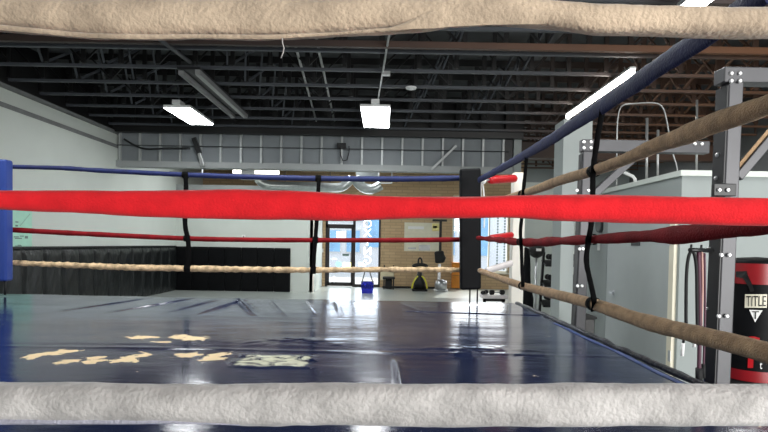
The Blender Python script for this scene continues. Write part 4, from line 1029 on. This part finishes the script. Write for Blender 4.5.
MB().lathe(pc, [(.01, 0), (.26, 0), (.28, .08), (.22, .2), (rr * .95, .3), (rr * .95, zb_), (.01, zb_)], 40).build('base', M['rubber'], o)
def ang_of(px):
    r_ = ray(px, 244); # hit cylinder
    dx, dy = r_.x, r_.y; fx, fy = EYE.x - pc.x, EYE.y - pc.y
    A = dx * dx + dy * dy; B = 2 * (fx * dx + fy * dy); Cc = fx * fx + fy * fy - (rr + .004) ** 2
    t = (-B - math.sqrt(max(0, B * B - 4 * A * Cc))) / (2 * A)
    return math.atan2(fy + dy * t, fx + dx * t), EYE.y + dy * t
def on_bag(px, py, off=.006):
    an, yd = ang_of(px); z = P(px, py, yd).z
    return Vector((pc.x + (rr + off) * math.cos(an), pc.y + (rr + off) * math.sin(an), z))
def bag_shape(polys, m, name, off=.006):
    b = MB()
    for poly in polys:
        b.add([on_bag(x, y, off) for x, y in poly], [list(range(len(poly)))])
    return b.build(name, m, o)
def bag_text(body, px0, px1, py0, py1, m, name, off, shear=0.0):
    vs, fs = text_mesh(body, 1.0, 0.0)
    x0 = min(v.x for v in vs); x1 = max(v.x for v in vs); y0 = min(v.y for v in vs); y1 = max(v.y for v in vs)
    pts = []
    for v in vs:
        u = (v.x - x0) / (x1 - x0); w = (v.y - y0) / (y1 - y0)
        pts.append(on_bag(px0 + (px1 - px0) * u, py1 + (py0 - py1) * w, off))
    return MB().add(pts, fs).build(name, m, o)
def strip(px0, px1, py0, py1, n=6):
    return [[(px0 + (px1 - px0) * i / n, py0), (px0 + (px1 - px0) * (i + 1) / n, py0), (px0 + (px1 - px0) * (i + 1) / n, py1), (px0 + (px1 - px0) * i / n, py1)] for i in range(n)]
bag_shape(strip(746.8, 769, 294.3, 307.8), M['cream'], 'logo_plate', .004)
bag_text('TITLE', 748.2, 768, 296, 306.3, M['black'], 'lettering', .007)
bag_shape([[(751.5, 309.8), (765, 310.3), (757.8, 322.3)]], M['white'], 'triangle_emblem', .006)
bag_text('T', 754.6, 761.4, 311.2, 319, M['black'], 'emblem_letter', .009)
bag_shape([[(752, 336.5), (757.5, 336.5), (757.5, 368), (752, 368)], [(757.5, 336.5), (763, 338), (763, 357), (759.5, 358), (759.5, 342), (757.5, 341)], [(757.5, 349), (759.5, 349), (759.5, 353), (757.5, 353)]], M['red_vinyl'], 'red_letter', .006)
bag_text('t', 764, 766.5, 362.5, 369, M['white'], 'small_letter', .006)
bag_shape([[(737, 271.5), (748, 271), (749, 277), (743, 278), (737.5, 277)], [(743, 276), (748.5, 274), (753.5, 284), (749.5, 286)], [(749.5, 285), (753.5, 284), (756, 291), (752, 292)]], M['black'], 'strap_buckle', .008)

# ------------------------------------------------------------------ outside the glass
struct('ground_outside', MB().box(-20, 20, YB + .2, 46, -.12, -.02), M['lot'])
o = thing('white_building', 'white building with pale blue windows across the lot outside', 'building', (-1, 34, 0))
MB().box(-12, 12, 34, 38, -.02, 6.5).build('wall', M['facade'], o)
for i, (x0, x1, z0, z1) in enumerate(((-6.0, -4.3, .9, 2.6), (-3.7, -2.7, 1.1, 2.4), (-2.3, -1.5, 1.1, 2.4), (-1.0, .2, 1.4, 3.6), (.7, 1.6, 1.0, 2.6), (3, 4.3, 1, 3.4), (5, 6.4, 1, 3.4), (-4.2, -1.2, 3.0, 4.3))):
    f = MB().box(x0 - .08, x1 + .08, 33.92, 34, z0 - .08, z1 + .08).build('window', M['housing'], o)
    MB().box(x0, x1, 33.9, 33.92, z0, z1).build('pane', M['blue_glass'], f)
MB().box(-12, 12, 33.6, 34, 4.7, 5.0).build('awning', M['housing'], o)

# ------------------------------------------------------------------ light
wd = bpy.data.worlds.new('sky'); scene.world = wd; wd.use_nodes = True
nt = wd.node_tree; bg = nt.nodes['Background']
bg.inputs[0].default_value = (0.86, 0.93, 1.0, 1); bg.inputs[1].default_value = 1.7
def area(name, loc, rot, sx, sy, power, col):
    l = bpy.data.lights.new(name, 'AREA'); l.shape = 'RECTANGLE'; l.size = sx; l.size_y = sy; l.energy = power; l.color = col
    ob = bpy.data.objects.new(name, l); COL.objects.link(ob); ob.location = loc; ob.rotation_euler = rot; return ob
# daylight through the open roll-up doorway behind, and through glazing at the back
area('doorway_daylight', (5.4, YF - .3, 2.1), (math.radians(90), 0, 0), 4.4, 3.4, 960, (1.0, .98, .95))
for i, (x, y, w_) in enumerate(((-4.6, 4.6, 85), (-1.4, 5.0, 110), (0.9, 4.9, 80), (5.2, 4.2, 55), (-4.6, 0, 30), (5.0, -1.0, 40), (7.2, 11.5, 80), (6.8, 17.2, 80), (-1.0, 16.6, 110), (-4.8, 16.0, 60))):
    area('ceiling_fill', (x, y, 4.28), (0, 0, 0), .6, 1.6, w_, (.97, 1.0, 1.0))  # added fill at ceiling height to brighten the interior; no fixture there
area('entrance_daylight', ((DX0 + DX1) / 2, YB + .35, 1.6), (math.radians(-90), 0, 0), 2.0, 2.8, 80, (.92, .97, 1))
area('window_daylight', ((WX0 + WX1) / 2, YB + .35, 2.0), (math.radians(-90), 0, 0), 2.0, 2.6, 60, (1, .97, .92))
sun = bpy.data.lights.new('sun', 'SUN'); sun.energy = 4.5; sun.angle = math.radians(.6); sun.color = (1, .93, .8)
so = bpy.data.objects.new('sun', sun); COL.objects.link(so)
so.rotation_euler = Vector((-.25, -.85, -.75)).to_track_quat('-Z', 'Y').to_euler()

scene.view_settings.view_transform = 'Standard'
scene.view_settings.look = 'None'
scene.view_settings.exposure = 0.0
scene.cycles.use_denoising = True
scene.cycles.max_bounces = 8
scene.cycles.sample_clamp_indirect = 6.0
